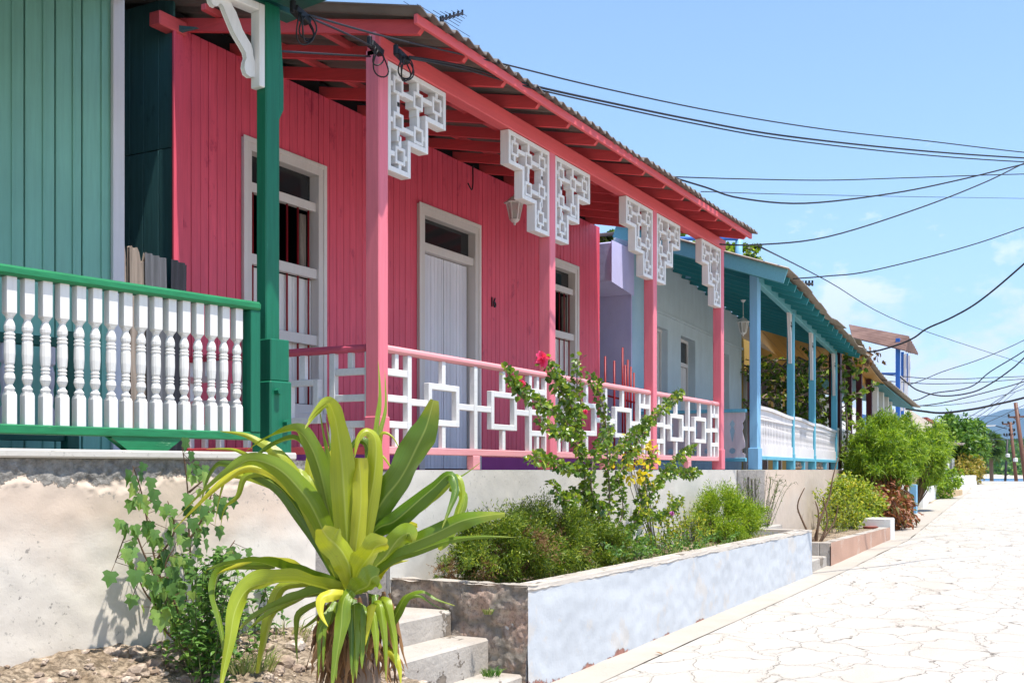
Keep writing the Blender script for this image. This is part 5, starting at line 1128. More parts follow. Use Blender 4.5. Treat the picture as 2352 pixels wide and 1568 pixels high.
LV = [
 ([(1440,2330),(1462,2050),(1480,1850),(1500,1730),(1520,1600),(1512,1441)],66,(-.02,.06),(-20,-70),1),
 ([(1430,2340),(1488,2110),(1536,1992),(1595,1902),(1655,1795),(1708,1706),(1738,1599)],122,(0,-.15),(15,-10),2),
 ([(1405,2350),(1385,2150),(1372,1950),(1368,1800),(1352,1670),(1318,1604),(1272,1628),(1232,1682)],118,(-.12,-.45),(0,35),1),
 ([(1395,2330),(1345,2100),(1322,1900),(1298,1750),(1272,1608)],52,(.1,.15),(20,40),1),
 ([(1400,2340),(1345,2130),(1295,1920),(1252,1790),(1198,1715),(1120,1722),(1050,1755),(985,1803)],96,(0,-.1),(25,60),1),
 ([(1385,2345),(1300,2180),(1230,2020),(1150,1868),(1090,1800),(1042,1770),(976,1738),(881,1724)],84,(.05,.1),(-20,20),1),
 ([(1390,2350),(1325,2180),(1262,2040),(1200,1955),(1110,1868),(1000,1832),(905,1885),(800,1975),(705,2070)],108,(-.05,-.35),(10,55),1),
 ([(1380,2360),(1290,2200),(1200,2060),(1110,1945),(1000,1885),(910,1855),(862,1862),(825,1930),(797,2045)],70,(.1,.1),(-10,30),1),
 ([(1180,1990),(1090,1900),(985,1905),(950,1985),(899,2030),(881,2118)],36,(.05,.12),(0,20),1),
 ([(1370,2350),(1250,2300),(1131,2255),(1012,2232),(893,2255),(825,2278)],92,(-.05,-.3),(35,70),1),
 ([(1370,2355),(1270,2325),(1170,2300),(1060,2310),(980,2350),(938,2440),(922,2550),(895,2680),(880,2765)],118,(-.1,-.55),(50,5),1),
 ([(1100,2262),(960,2262),(872,2280),(848,2370),(872,2470),(890,2560),(893,2665)],56,(-.1,-.35),(50,10),1),
 ([(1380,2365),(1260,2360),(1131,2400),(1030,2450),(955,2515)],86,(-.1,-.25),(35,55),1),
 ([(1250,2330),(1130,2345),(1085,2440),(1055,2540),(1030,2690)],52,(.1,.15),(10,30),2),
 ([(1417,2360),(1480,2290),(1560,2215),(1655,2170),(1744,2130),(1833,2090),(1923,2070),(2021,2056)],72,(-.05,-.25),(40,10),2),
 ([(1420,2350),(1494,2140),(1580,2085),(1660,2020),(1740,1955),(1800,1905),(1822,1960),(1800,2030),(1768,2112)],92,(0,-.35),(30,0),1),
 ([(1440,2350),(1500,2230),(1580,2140),(1650,2060),(1720,2010),(1800,1930),(1860,1895),(1923,1848)],34,(.15,.2),(20,30),1),
 ([(1800,1950),(1852,1980),(1835,2060),(1790,2150),(1756,2199)],46,(.1,.0),(0,10),2),
 ([(1415,2350),(1390,2270),(1345,2195),(1310,2140),(1285,2108)],112,(-.25,-.5),(0,-10),2),
 ([(1415,2365),(1430,2290),(1462,2215),(1500,2175),(1555,2170)],104,(-.25,-.45),(-10,-30),2),
 ([(1425,2360),(1470,2280),(1530,2215),(1590,2150),(1640,2130),(1655,2165)],84,(-.1,-.2),(-20,-40),2),
 ([(1417,2362),(1450,2330),(1490,2308),(1520,2300)],112,(-.3,-.4),(-30,-20),2),
 ([(1405,2365),(1382,2400),(1369,2485),(1351,2574),(1335,2690),(1325,2760)],70,(-.35,-.5),(-15,10),1),
 ([(1464,2450),(1436,2510),(1418,2604),(1411,2740)],58,(-.2,-.35),(10,0),1),
 ([(1500,2380),(1505,2420),(1486,2470),(1464,2610)],46,(-.15,-.25),(0,20),1),
 ([(1540,2520),(1575,2480),(1600,2435),(1635,2383),(1690,2366),(1744,2395),(1821,2422)],50,(-.1,-.2),(30,40),1),
 ([(1540,2590),(1575,2620),(1597,2670),(1604,2740)],44,(-.2,-.3),(0,10),1),
 ([(1425,2340),(1428,2200),(1440,2000),(1442,1830)],64,(-.18,-.22),(0,15),0),
 ([(1430,2330),(1470,2100),(1498,1900),(1496,1760),(1462,1728),(1432,1760),(1418,1830)],78,(-.08,-.2),(20,-20),1),
 ([(1440,2300),(1500,2020),(1510,1900),(1520,1790),(1530,1733),(1571,1748),(1607,1813)],30,(.05,.0),(20,40),1),
 ([(1490,1950),(1500,1850),(1524,1819),(1565,1870),(1607,1932)],20,(.05,.0),(20,30),1),
 ([(1390,2340),(1300,2150),(1245,1980),(1236,1815)],56,(.2,.25),(20,0),2),
 ([(1410,2340),(1452,2150),(1455,2000),(1500,1900),(1520,1840)],54,(.15,.2),(30,50),1),
 ([(1400,2360),(1340,2450),(1300,2520),(1262,2470)],40,(-.1,-.05),(10,30),1),
 ([(1440,2370),(1500,2330),(1560,2260),(1635,2240)],44,(.1,.15),(40,50),1),
 ([(1400,2380),(1330,2410),(1260,2475),(1200,2520)],36,(.1,.0),(30,40),1),
 ([(1450,2380),(1545,2420),(1560,2520),(1550,2640)],46,(.05,-.05),(10,20),1),
 ([(1380,2370),(1210,2440),(1185,2520),(1190,2650)],38,(.15,.2),(30,10),1),
 ([(1398,2350),(1350,2200),(1300,2060),(1240,1960),(1190,1900),(1150,1905)],74,(.12,.2),(-10,10),2),
 ([(1402,2350),(1372,2160),(1340,1990),(1330,1860),(1345,1780)],70,(.16,.22),(10,0),2),
]
mb = MB()
for i,(p,w_,dz,tw,tp_) in enumerate(LV): ribbon(mb, p, w_, dz, tw, tp_, wave=.09, seed=i)
rj = random.Random(17)
for k in range(9):
    x0 = 1330+24*k+rj.uniform(-12,12); sx_ = (x0-1425)*.55
    ribbon(mb, [(x0,2385+rj.uniform(0,60)),(x0+sx_*.5,2420+rj.uniform(0,60)),(x0+sx_,2540+rj.uniform(-20,40)),(x0+sx_*1.1,2640+rj.uniform(0,90))], rj.uniform(38,62), (-.22,-.36), (rj.uniform(-30,30),rj.uniform(-30,30)), 1, wave=.12, seed=k+300)
for i in (0,2,3,4,5,6,7,9,12,15,25,28,31,32,38,39,1,14):
    p,w_,dz,tw,tp_ = LV[i]; n_ = len(p); ja, jb = rj.uniform(-60,60), rj.uniform(10,90)
    ribbon(mb, [(x+ja*(k/(n_-1)), y+jb*(k/(n_-1))**1.2+rj.uniform(-8,8)) for k,(x,y) in enumerate(p)], w_*rj.uniform(.55,.85), (dz[0]+.12,dz[1]+rj.uniform(.05,.3)), (tw[0]+rj.uniform(-30,30),tw[1]+rj.uniform(-30,30)), 1, wave=.15, seed=i+60)
mb.build('leaves', M['l_crinum'], CR, smooth=True)
mb = MB()
ribbon(mb, [(1372,2375),(1325,2380),(1284,2400),(1284,2455),(1312,2505)], 56, (-.35,-.5), (10,0), 1, wave=.06)
ribbon(mb, [(1440,2340),(1520,2230),(1560,2170),(1610,2110),(1670,2100)], 60, (.1,.1), (-20,-40), 2, wave=.1)
ribbon(mb, [(1480,2470),(1488,2420),(1475,2500),(1462,2580)], 40, (-.3,-.35), (0,0), 1)
mb.build('yellow_leaves', M['l_crinum_y'], CR, smooth=True)
r = random.Random(12); mb = MB()
for i in range(130):
    x0 = r.uniform(1290,1560); y0 = r.uniform(2360,2560); L_ = r.uniform(120,330); dx = (x0-1420)*.22+r.uniform(-40,40); dd = r.uniform(-.22,.12)
    ribbon(mb, [(x0,y0),(x0+dx*.4,y0+L_*.35),(x0+dx*.7+r.uniform(-25,25),y0+L_*.7),(x0+dx+r.uniform(-30,30),y0+L_)], r.uniform(12,44), (dd,dd-.05), (r.uniform(-60,60),r.uniform(-90,90)), 1, wave=.3, seed=i)
mb.build('dead_leaves', M['l_dead'], CR, smooth=True)
tb = atF(1420,2800,d=5.5); tt_ = atF(1408,2370,d=5.5)
mb = MB(); rr = random.Random(3); P = [tb-Vector((0,0,.15)), tb.lerp(tt_,.3), tb.lerp(tt_,.6), tt_]
mb.tube(smoothpts(P,6), [.15-.004*i for i in range(19)], 14); mb.v = [(v[0]+.015*noise.noise(Vector(v)*9), v[1]+.015*noise.noise(Vector(v)*9+Vector((5,0,0))), v[2]) for v in mb.v]
mb.build('trunk', M['bark'], CR, smooth=True)
# ---------------------------------------------------------------- climbing mallow and weeds on the cream wall
def branch_plant(name, label, cat, base, stems, lfun, mat, smat, every=.05, seed=1, r0=.008, group=None, extra=None):
    r = random.Random(seed); T_ = thing(name, Vector(base), label, cat, group); L_ = MB(); G_ = MB()
    for st_ in stems:
        P = smoothpts(st_, 6); G_.tube(P, r0, 5, r0*.35)
        acc = 0
        for a, b in zip(P, P[1:]):
            acc += (b-a).length
            while acc > every: acc -= every; lfun(L_, G_, b, (b-a).normalized(), r)
    L_.build('leaves', M[mat], T_, smooth=False); G_.build('stems', M[smat], T_, smooth=True)
    return T_
TOC = lambda p: (Vector((0,0,EYE))-p).normalized()
def mal(L_, G_, p, t_, r):
    for _ in range(1 if r.random() < .75 else 2):
        o = Vector((r.uniform(-1,1), r.uniform(-.9,.05), r.uniform(-.5,.7))).normalized(); l = r.uniform(.05,.13); q = p+o*l
        G_.tube([p,q],.002,3,cap=False); n_ = (Vector((r.uniform(-.5,.5),-.75,.65))).normalized()
        lobed(L_, q, Vector((r.uniform(-.5,.5),-.15,-1)).normalized(), n_, r.uniform(.05,.095))
def S4(*pts): return [at(u,v,d=d) for u,v,d in pts]
branch_plant('mallow_plant','tall green mallow with lobed leaves in front of the cream wall, left stem','plant',at(430,1500,d=6.2),
   [S4((430,1500,6.15),(390,1390,6.2),(355,1280,6.22),(335,1180,6.18),(322,1120,6.1),(305,1070,6.02)), S4((400,1400,6.15),(360,1330,6.1),(330,1270,6.05),(300,1210,6.0),(265,1290,5.95)), S4((355,1290,6.2),(400,1220,6.2),(385,1150,6.15)), S4((410,1430,6.2),(340,1370,6.0),(310,1300,6.0)),
    S4((430,1470,6.1),(400,1380,6.0),(380,1300,6.0),(400,1260,6.0)), S4((440,1500,6.1),(370,1430,5.95),(400,1340,6.0))], mal, 'l_mallow','stem_brown',.036,3)
branch_plant('mallow_plant','right stem of the tall mallow, reaching up to the slab of the green porch','plant',at(450,1500,d=6.25),
   [S4((450,1500,6.3),(442,1350,6.42),(434,1220,6.45),(432,1140,6.42),(425,1070,6.4),(418,1022,6.36)), S4((434,1240,6.4),(470,1180,6.4),(490,1120,6.4)), S4((440,1330,6.4),(400,1270,6.3)), S4((445,1400,6.35),(500,1300,6.4),(540,1240,6.45)), S4((434,1130,6.4),(470,1100,6.4)),
    S4((450,1450,6.3),(480,1380,6.3),(470,1290,6.3))], mal, 'l_mallow','stem_brown',.04,5)
def weedl(L_, G_, p, t_, r):
    for _ in range(2):
        o = Vector((r.uniform(-1,1), r.uniform(-1,.3), r.uniform(-.2,.6))).normalized(); leaf6(L_, p+o*.01, (o+Vector((0,0,.2))), Vector((r.uniform(-.3,.3),-.3,1)), r.uniform(.035,.075), r.uniform(.018,.036), .2, r.uniform(.1,.5))
r = random.Random(9); st = []
for i in range(34):
    u_ = r.gauss(470,60); vb = 1520+r.uniform(-10,70); top = r.uniform(1250,1480)-(.0 if abs(u_-470) < 60 else -60); d_ = r.uniform(5.85,6.35)
    st.append(S4((470+(u_-470)*.4,vb,d_),(u_,(vb+top)/2,d_+.03),(u_+r.uniform(-30,30),top,d_-.03)))
branch_plant('weed_clump','dense dark green weeds growing at the foot of the cream wall','plant',at(470,1560,d=6),st,weedl,'l_weed','stem_green',.028,7,.004)
r = random.Random(19); st = []
for i in range(18):
    u_ = r.uniform(520,650); vb = r.uniform(1420,1500); d_ = r.uniform(6.5,7.0); st.append(S4((u_,vb,d_),(u_+r.uniform(-15,15),vb-60,d_),(u_+r.uniform(-40,40),vb-r.uniform(90,190),d_)))
branch_plant('weed_clump','lighter weeds right of the mallow behind the strap leaves','plant',at(590,1480,d=6.8),st,weedl,'l_weed','stem_green',.035,8,.004)
def tuft(name, label, c, n, L, rad, mat='l_grass', seed=1, kind=None):
    r = random.Random(seed); mb = MB(); c = Vector(c)
    for i in range(n):
        a = r.uniform(0,2*PI); p = c+Vector((math.cos(a),math.sin(a),0))*rad*r.random(); o = Vector((math.cos(a)*r.uniform(.1,.8),math.sin(a)*r.uniform(.1,.8),1)).normalized()
        l = L*r.uniform(.5,1.1); q = p+o*l*.6; e = q+Vector((o.x*1.2,o.y*1.2,.2)).normalized()*l*.4; s_ = o.cross(Vector((math.cos(a+1),math.sin(a+1),.1))).normalized()*.0035
        k = len(mb.v); mb.v += [tuple(x) for x in (p-s_,p+s_,q+s_*.8,q-s_*.8,e)]; mb.f += [(k,k+1,k+2,k+3),(k+3,k+2,k+4)]
    return tag(mb.build(name, M[mat]), label, 'grass', kind=kind)
for i,(u_,v_,d_,l) in enumerate(((650,1490,6.9,.28),(600,1540,6.2,.18),(560,1545,5.8,.14),(1120,1410,8.0,.06),(1147,1392,8.3,.05))):
    tuft('grass_tuft', ['dry grass tuft below the grey wall strip','small grass tuft among the grey stones','low green tuft beside the weeds','tiny weed tuft on the middle concrete step','tiny weed tuft against the rubble wall'][i], at(u_,v_,d=d_), 60, l, l*.5, 'l_grass', i)
tuft('step_weed','small green weed at the foot of the rubble wall on the lowest step',(7.02,3.98,.15),80,.09,.07,'l_weed',31)
# ---------------------------------------------------------------- planter shrubs
ZS = .72
bush('conifer_shrub','left clump of the feathery dark green conifer behind the rubble wall','shrub',(8.25,4.45,ZS),at(1150,1256,Y=4.5),(.46,.34,.19),120,260,.034,.0085,'l_juniper',seed=3,clr=.115,mode=1,brown=.10,shell=.6,group='conifer shrubs in the blue planter',stemr=.011)
bush('conifer_shrub','middle and tallest clump of the feathery conifer in the blue planter','shrub',(9.2,4.45,ZS),at(1262,1250,Y=4.5),(.46,.34,.27),150,260,.034,.0085,'l_juniper',seed=4,clr=.115,mode=1,brown=.10,shell=.6,group='conifer shrubs in the blue planter',stemr=.011)
bush('conifer_shrub','right clump of the feathery conifer beside the flowering hibiscus','shrub',(10.0,4.45,ZS),at(1345,1262,Y=4.5),(.38,.32,.20),105,260,.034,.0085,'l_juniper',seed=5,clr=.11,mode=1,brown=.06,shell=.6,group='conifer shrubs in the blue planter',stemr=.010)
bush('conifer_seedling','small brownish conifer seedling at the left end of the planter','shrub',(7.6,4.6,ZS),at(1022,1303,Y=4.7),(.10,.08,.13),16,90,.028,.006,'l_juniper',seed=6,clr=.05,mode=1,brown=.3,shell=.3)
# hibiscus
def hib(L_, G_, p, t_, r):
    for _ in range(4):
        o = rv(r,.1); leaf6(L_, p+o*r.uniform(.005,.05), (o+t_*.3), rv(r,.9), r.uniform(.036,.068), r.uniform(.032,.055), .3, r.uniform(0,.35))
hb = at(1390,1290,Y=4.45); hY = 4.4
def HB(*pts): 
    out = []
    for u_,v_,y_ in pts: out.append(at(u_,v_,Y=y_))
    return out
stm = [HB((1390,1295,4.5),(1360,1180,4.48),(1340,1080,4.46),(1325,980,4.4),(1300,900,4.35),(1265,845,4.3),(1245,825,4.3)),
 HB((1330,1000,4.42),(1280,950,4.35),(1220,915,4.3),(1180,880,4.25),(1162,852,4.25)),
 HB((1330,990,4.42),(1335,930,4.4),(1325,880,4.4),(1328,825,4.4)),
 HB((1390,1290,4.5),(1400,1150,4.5),(1395,1050,4.48),(1390,960,4.45),(1375,900,4.45),(1355,860,4.45)),
 HB((1340,1080,4.45),(1290,1070,4.35),(1240,1050,4.3),(1215,1060,4.3)), HB((1350,1120,4.45),(1300,1150,4.35),(1270,1110,4.35)),
 HB((1395,1060,4.48),(1450,1000,4.5),(1500,960,4.5),(1540,920,4.5),(1565,900,4.5)), HB((1400,1120,4.5),(1440,1060,4.45),(1470,1010,4.45),(1490,960,4.5)),
 HB((1400,1290,4.5),(1470,1180,4.5),(1510,1110,4.5),(1550,1060,4.5),(1590,1030,4.5)), HB((1400,1290,4.5),(1460,1200,4.5),(1480,1100,4.5),(1500,1040,4.5)),
 HB((1500,1120,4.5),(1540,1090,4.5),(1600,1085,4.5)), HB((1370,1200,4.5),(1330,1200,4.4),(1310,1170,4.4)), HB((1390,1250,4.5),(1430,1180,4.45),(1420,1100,4.45)), HB((1470,1180,4.5),(1530,1180,4.5),(1560,1150,4.5)),
 HB((1345,1060,4.4),(1310,1000,4.35),(1270,990,4.3),(1240,960,4.3)), HB((1395,1180,4.4),(1360,1130,4.3),(1365,1050,4.3),(1400,990,4.35)), HB((1330,960,4.4),(1290,900,4.35),(1270,870,4.3)),
 HB((1395,1290,4.5),(1345,1240,4.5),(1300,1240,4.5)), HB((1400,1270,4.5),(1380,1180,4.5),(1310,1130,4.5)), HB((1395,1280,4.5),(1440,1250,4.5),(1500,1240,4.5))]
HBo = branch_plant('hibiscus_bush','tall straggly hibiscus with glossy leaves and a pink flower in front of the pink porch','shrub',(hb.x,hb.y,ZS),stm,hib,'l_hib','bark',.022,11,.011)
def flower(parent, p, r_, seed=1, nm='flower', mat='petal'):
    r = random.Random(seed); mb = MB(); p = Vector(p)
    for i in range(26): d_ = rv(r,.15); leaf6(mb, p, d_, rv(r), r_*r.uniform(.7,1.1), r_*.7, .3, .1)
    return mb.build(nm, M[mat], parent)
flower(HBo, at(1247,823,Y=4.28), .085, 2); flower(HBo, at(1198,880,Y=4.28), .045, 3); flower(HBo, at(1345,945,Y=4.3), .03, 4)
bush('golden_shrub','shrub patch of large golden yellow leaves right of the hibiscus','shrub',(11.9,4.6,ZS),at(1462,1060,Y=4.55),(.40,.22,.26),26,5,.075,.055,'l_gold',seed=8,clr=.08,smat='bark')
def per(L_, G_, p, t_, r):
    for _ in range(2): o = rv(r,.3); leaf6(L_, p, o+t_*.4, rv(r,1), r.uniform(.03,.055), r.uniform(.014,.024), .2, .1)
r = random.Random(21)
def clump(name,label,u0,u1,v0,vt0,vt1,Yc,n,mat='l_croton',every=.03,seed=1,r0=.005,flow=0):
    r = random.Random(seed); st = []
    for i in range(n):
        u_ = r.uniform(u0,u1); y_ = Yc+r.uniform(-.25,.25); vt = r.uniform(vt0,vt1); st.append([at(u_,v0,Y=y_), at(u_+r.uniform(-14,14),(v0+vt)/2,Y=y_), at(u_+r.uniform(-34,34),vt,Y=y_+r.uniform(-.1,.1))])
    o = branch_plant(name,label,'shrub',at((u0+u1)/2,v0,Y=Yc),st,per,mat,'stem_green',every,seed,r0)
    for k in range(flow): s_ = r.choice(st); flower(o, s_[-1], .035, k, 'flower', 'petal_v')
    return o
clump('periwinkle_bush','leggy light green periwinkle with small violet flowers behind the blue planter edge',1490,1620,1262,1130,1225,4.45,38,'l_croton',.035,2,.004,5)
clump('low_weeds','low mixed weeds along the inner edge of the blue planter',1400,1700,1285,1215,1265,4.2,70,'l_weed',.03,3,.003)
bush('feathery_shrub','bright green feathery bush near the right end of the blue planter','shrub',(14.0,4.5,ZS),at(1675,1188,Y=4.5),(.56,.36,.27),150,170,.05,.009,'l_aspar',seed=9,clr=.14,mode=1,shell=.45,group=None,stemr=.008)
def twig(L_, G_, p, t_, r):
    if r.random() < .5: o = (t_+rv(r)*.7).normalized(); G_.tube([p,p+o*r.uniform(.05,.12)],.003,3,.0015,cap=False)
    if r.random() < .15: leaf6(L_, p, rv(r), rv(r,1), .03, .015)
r = random.Random(41); st = []
for i in range(26): a = r.uniform(-1,1); y_ = 4.6; st.append([at(1752+a*12,1225,Y=y_), at(1752+a*30,1180,Y=y_+r.uniform(-.1,.1)), at(1752+a*52+r.uniform(-8,8),1145-r.uniform(0,40),Y=y_+r.uniform(-.2,.2)), at(1755+a*62+r.uniform(-8,12),1128-r.uniform(0,50)*(1-abs(a)*.5),Y=y_)])
branch_plant('twiggy_shrub','grey green leafless twiggy bush at the right end of the blue planter','shrub',at(1752,1228,Y=4.6),st,twig,'l_weed','stem_green',.05,4,.006)
st = [S4((1868,1250,17.8),(1885,1190,17.9),(1905,1140,18),(1912,1100,18),(1925,1050,18.1)), S4((1868,1245,17.8),(1845,1200,17.8),(1832,1160,17.8),(1848,1120,17.8)), S4((1875,1250,17.8),(1880,1180,17.8),(1872,1150,17.8)), S4((1880,1250,17.8),(1900,1200,17.8),(1890,1140,17.8)), S4((1880,1250,17.8),(1915,1200,17.9),(1925,1160,17.9))]
branch_plant('bare_rose_bush','thorny bare brown branches standing at the start of the peach planter','shrub',at(1875,1250,d=17.8),st,twig,'l_redleaf','stem_brown',.12,6,.022)
clump('leafy_shrub','loose yellow green shrub in the middle of the peach planter',1890,2010,1222,1120,1200,4.5,70,'l_croton',.045,6,.007)
bush('croton_bush','dense yellow green leafy bush below the willow leaved shrub','shrub',at(1970,1235,Y=4.5),at(1966,1160,Y=4.6),(1.4,.42,.48),190,40,.09,.042,'l_croton',seed=14,clr=.22,stemr=.012)
bush('rusty_bush','bush with drooping rusty brown leaves at the end of the peach planter','shrub',at(2050,1240,Y=4.3),at(2046,1168,Y=4.4),(1.3,.4,.62),120,20,.16,.06,'l_redleaf',seed=15,clr=.24,zb=-.6,stemr=.014)
bush('willow_leaved_shrub','huge bright green willow leaved shrub overhanging the street','shrub',at(2030,1200,d=26),at(2036,1042,d=26.5),(1.25,.66,.78),400,110,.16,.022,'l_olean',seed=16,clr=.30,mode=2,stemr=.03,shell=.55,zb=.5)
bush('willow_leaved_shrub','second bright green shrub behind and right of the huge one','shrub',at(2105,1160,d=34),at(2138,1036,d=34),(1.2,.34,.70),160,90,.2,.026,'l_olean',seed=17,clr=.40,mode=2,stemr=.03,shell=.55)
bush('round_bush','small round green bush beside the ochre steps','shrub',at(2145,1140,d=46),at(2145,1112,d=46),(1.3,.9,.75),120,30,.22,.07,'l_olean',seed=18,clr=.3,mode=2)
bush('leafy_tree','green tree behind the gate pillar','tree',at(2190,1105,d=66),at(2203,1018,d=66),(3.0,.80,1.25),220,36,.34,.17,'l_tree',seed=19,clr=.6,smat='bark',stemr=.09)
bush('leafy_tree','smaller tree crown between the pillar tree and the palm','tree',at(2225,1105,d=74),at(2238,1026,d=74),(2.6,.6,1.1),150,34,.34,.17,'l_tree',seed=20,clr=.6,smat='bark',stemr=.09)
bush('ochre_bush','yellow ochre flowering bush under the trees at the street end','shrub',at(2205,1105,d=62),at(2224,1078,d=64),(2.2,.65,.62),150,34,.2,.1,'l_ochre',seed=22,clr=.4,smat='bark')
# fan palm
pm = thing('fan_palm', at(2276,1105,d=110), 'dark fan palm at the end of the street by the water', 'palm'); r = random.Random(4); mb = MB(); G_ = MB(); c0 = at(2276,1030,d=110)
for i in range(46):
    dr = rv(r,.25); q = c0+dr*r.uniform(.5,1.3); G_.tube([c0,q],.03,4,cap=False)
    s_ = dr.cross(Vector((0,0,1))).normalized()
    for k in range(16): a = R(-80+160*k/15); e = (dr*math.cos(a)+s_*math.sin(a)+Vector((0,0,-.25))).normalized(); leaf(mb, q, e, Vector((0,0,1)), r.uniform(.7,1.1), .13, .2, .25)
mb.build('fronds', M['l_palm'], pm); G_.tube([at(2278,1115,d=110),c0],.2,8); G_.build('trunk', M['bark'], pm)
pm = thing('palm_tree', at(2262,1000,d=260), 'tiny distant coconut palm against the blue mountains', 'palm'); mb = MB(); c0 = at(2262,988,d=260); G_ = MB(); G_.tube([at(2263,1060,d=260),c0],.3,6); G_.build('trunk', M['pole_dark'], pm)
for k in range(11): a = 2*PI*k/11; leaf(mb, c0, Vector((math.cos(a),math.sin(a),.3)), Vector((0,0,1)), 1.9, .6, .3, .5)
mb.build('fronds', M['l_palm'], pm)
r = random.Random(77)
for i,(u_,v_,d_,sx) in enumerate(((2110,1000,100,3.5),(2165,985,110,3.0),(2205,1000,120,4.5),(2250,1010,140,5),(2195,985,120,1.8))):
    bush('distant_tree', ['distant tree peeping over the brown house roof','distant tree left of the bare tree','broad distant tree above the fan palm','distant tree beside the thin dark pole','feathery distant treetop before the mountains'][i],'tree',at(u_,1100,d=d_),at(u_,v_+22,d=d_),(sx,sx*.45,1.3),110,24,.4,.22,'l_tree',seed=50+i,clr=.9,smat='bark',stemr=.1,group='distant trees at the street end')
# scrub on the far shore
r = random.Random(8); mb = MB()
for i in range(5200):
    Y = r.uniform(-60,75); t_ = r.random(); v_ = t_**1.5*.55; p = Vector(shore((Y+260)/520, .01+v_)); s_ = r.uniform(1.2,3.2)
    for k in range(4): o = rv(r,.3); leaf6(mb, p+o*s_*.4+Vector((0,0,s_*.4)), rv(r,.4), rv(r,1), s_, s_*.7)
tag(mb.build('scrub', M['l_tree']), 'dense scrub covering the hill across the bay', kind='stuff')
# ---------------------------------------------------------------- vines: grape by the turquoise porch, and behind the pink roof
def grapel(L_, G_, p, t_, r):
    for _ in range(2):
        o = rv(r,-.1); lobed(L_, p+o*r.uniform(.02,.12), rv(r,-.5), rv(r,.8), r.uniform(.07,.13))
def vine(name,label,base,paths,every,seed,r0=.02,mat='l_grape'):
    return branch_plant(name,label,'vine',base,paths,grapel,mat,'bark',every,seed,r0)
r = random.Random(30); pa_ = []
for i in range(105):
    s_ = r.uniform(9.0,12.2); t0 = r.uniform(.2,2.6); z = FL+r.uniform(1.35,2.75); b_ = tm().T((s_,t0,z)); c_ = tm().T((s_+r.uniform(-.7,.7),t0+r.uniform(-.6,.6),z+r.uniform(-.45,.35))); e_ = tm().T((s_+r.uniform(-1,1),t0+r.uniform(-.9,.6),z+r.uniform(-.7,.3))); pa_.append([b_,c_,e_])
vb = at(1943,1130,d=26.5)
pa_.append([(vb.x,vb.y,.3),at(1940,1060,d=26.5),at(1946,990,d=26.4),at(1940,900,d=26.5),at(1936,850,d=26.6),at(1900,830,d=27)])
vine('grape_vine','leafy grape vine on its trunk shading the gap after the turquoise porch',vb,pa_,.11,31,.03)
pa_ = [S4((1925,785,26),(1940,800,25.8),(1950,830,25.8)), S4((1935,850,26),(1960,850,26),(1985,845,26)), S4((1930,880,26),(1940,900,26)), S4((1925,760,26),(1945,775,26),(1952,790,26))]
vine('vine_shoot','bright young vine shoots at the last turquoise post',vb+Vector((0,-.3,1.6)),pa_,.06,32,.012)
branch_plant('dry_vine','dead brown vine leaves hanging on the cable over the ochre eave','vine',at(2000,810,d=27),[S4((1960,800,27),(1985,812,27),(2010,806,27),(2016,830,27)),S4((1985,812,27),(1995,840,27)),S4((2000,806,27),(1990,850,27))],grapel,'l_dead','bark',.07,33,.012)
r = random.Random(35); pa_ = []
for i in range(40):
    u_ = r.uniform(1380,1640); v_ = r.uniform(535,590)+(u_-1380)*.08; y = 8.8+r.uniform(-.5,.8); pa_.append([at(u_,v_,Y=y),at(u_+r.uniform(-25,25),v_+r.uniform(-18,18),Y=y),at(u_+r.uniform(-45,45),v_+r.uniform(-10,35),Y=y)])
pa_ += [S4((1650,560,25),(1690,570,24.5),(1740,566,24)), S4((1680,590,25),(1720,590,24.5),(1745,600,24)), S4((1660,600,25),(1700,612,24.5),(1745,615,24)),S4((1680,570,25),(1700,600,24.5),(1730,608,24))]*2
for i in range(22): u_ = r.uniform(1640,1742); v_ = r.uniform(556,600)+(u_-1640)*.14; d_ = r.uniform(23.5,25); pa_.append(S4((u_,v_,d_),(u_+r.uniform(-20,20),v_+r.uniform(-14,14),d_),(u_+r.uniform(-30,18),v_+r.uniform(-14,18),d_)))
for i in range(14): u_ = r.uniform(1378,1440); v_ = r.uniform(535,580); d_ = 22; pa_.append(S4((u_,v_,d_),(u_+r.uniform(-12,12),v_+r.uniform(-10,10),d_),(u_+r.uniform(-20,20),v_+r.uniform(-10,14),d_)))
pa_ += [S4((1378,545,19),(1400,560,19),(1430,548,19)), S4((1385,580,19),(1410,575,19),(1438,570,19)), S4((1390,560,19),(1405,540,19),(1440,540,19))]*2
vine('rooftop_vine','green vine growing over the roof terrace between the pink and the turquoise house',(20,8.6,FL+3),pa_,.035,36,.012)
tr = thing('roof_pergola', (20,8.2,FL+3.5), 'blue painted pipe frame carrying the rooftop vine', 'pergola')
for u_,v0,v1 in ((1582,540,600),(1697,545,600)): mb = MB(); a = at(u_,v0,d=21.5); b = at(u_,v1+40,d=21.5); mb.tube([a,b],.07,8); mb.build('post', M['turq_l'], tr, smooth=True)
mb = MB(); mb.tube([at(1378,554,d=20),at(1460,548,d=20.5)],.06,8); mb.tube([at(1460,548,d=20.5),at(1700,548,d=21.5)],.04,8); mb.build('crossbar', M['blue_post'], tr, smooth=True)
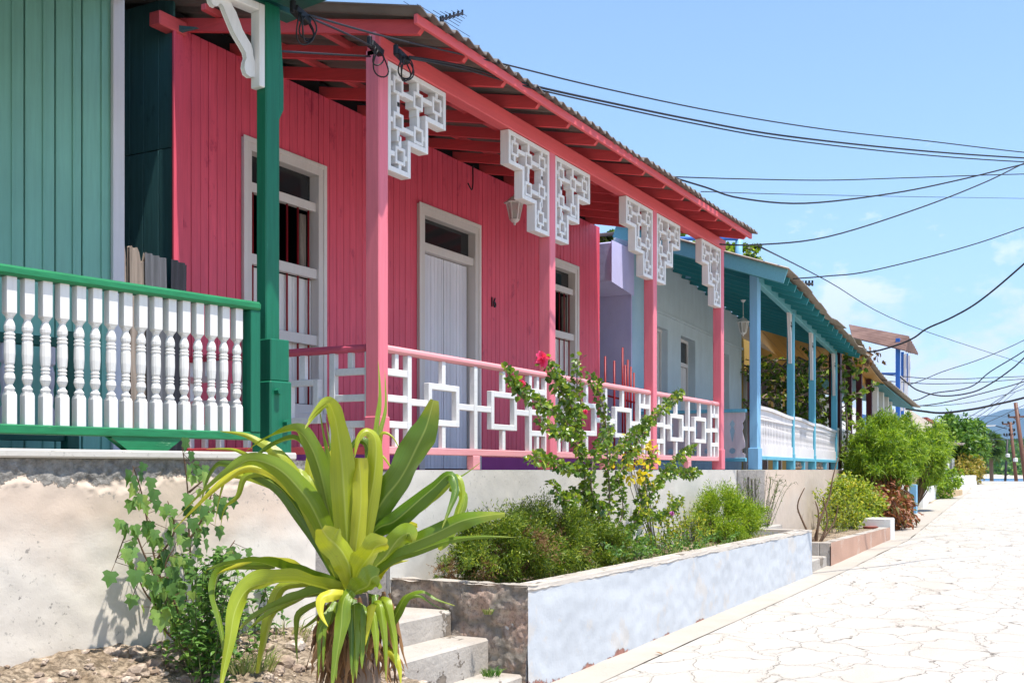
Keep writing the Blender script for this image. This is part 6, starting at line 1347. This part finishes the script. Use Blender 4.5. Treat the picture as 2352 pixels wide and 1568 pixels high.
# planter details
r = random.Random(52); mb = MB()
for i in range(900):
    x = r.uniform(8.2,15.6); p = Vector((x, r.uniform(4.03,4.35), .71)); a = r.uniform(0,6.28); o = Vector((math.cos(a)*.5, abs(math.sin(a))*.4-.12, 1)).normalized(); l = r.uniform(.05,.17)
    if noise.noise(Vector((x*1.6,0,5))) < -.1: continue
    q = p+o*l*.6; e = q+Vector((o.x*1.2,o.y,.2)).normalized()*l*.4; s_ = Vector((math.sin(a),math.cos(a),0))*.003; k = len(mb.v)
    mb.v += [tuple(z) for z in (p-s_,p+s_,q+s_*.8,q-s_*.8,e)]; mb.f += [(k,k+1,k+2,k+3),(k+3,k+2,k+4)]
tag(mb.build('grass', M['l_grass']), 'grass growing along the inner edge of the blue planter', kind='stuff')
fp = thing('flower_pot', at(1960,1232,Y=4.1), 'broken clay pot lying at the rim of the peach planter', 'flower pot'); p = at(2000,1212,Y=4.15); mb = MB(); mb.lathe([(p.z-.12,.09),(p.z,.14),(p.z+.03,.15),(p.z+.03,.12)],p.x,p.y,12); mb.build('bowl', M['tile'], fp)
# fallen leaves and bits on the street
r = random.Random(66)
for i,(u_,v_,m_,lab) in enumerate(((1265,1520,'l_gold','yellow fallen leaf on the pale street edge strip'),(1522,1508,'l_dead','small brown fallen leaf on the concrete strip'),(1490,1437,'l_dead','tiny dark fallen bud near the foot of the blue planter'),(1800,1330,'l_dead','dead leaf far along the blue planter foot'),(2130,1180,'l_dead','dark debris patch on the street by the blue gate'))):
    p = at(u_,v_,z=.02); mb = MB(); z_ = hs(p.x)+.012
    for k in range(1 if i < 4 else 30): q = Vector((p.x+r.uniform(-.3,.3)*(i==4), p.y+r.uniform(-.15,.15)*(i==4), z_)); leaf6(mb, q, Vector((r.uniform(-1,1),r.uniform(-1,1),.1)), Vector((0,0,1)), .08, .035, .3, 0)
    tag(mb.build('fallen_leaf', M[m_]), lab, 'leaf', 'fallen leaves')
# ---------------------------------------------------------------- air
hz = bpy.data.materials.new('air'); hz.use_nodes = True; n_ = hz.node_tree.nodes; n_.clear(); o_ = n_.new('ShaderNodeOutputMaterial'); v_ = n_.new('ShaderNodeVolumePrincipled')
v_.inputs['Color'].default_value = (.42,.66,1.,1); v_.inputs['Density'].default_value = HAZE; v_.inputs['Anisotropy'].default_value = 0; hz.node_tree.links.new(v_.outputs[0], o_.inputs['Volume'])
mb = MB(); mb.box(-100,14500,-9000,12000,-80,1900); hb_ = mb.build('haze', hz); tag(hb_, 'bluish air between the street and the mountains', kind='stuff')
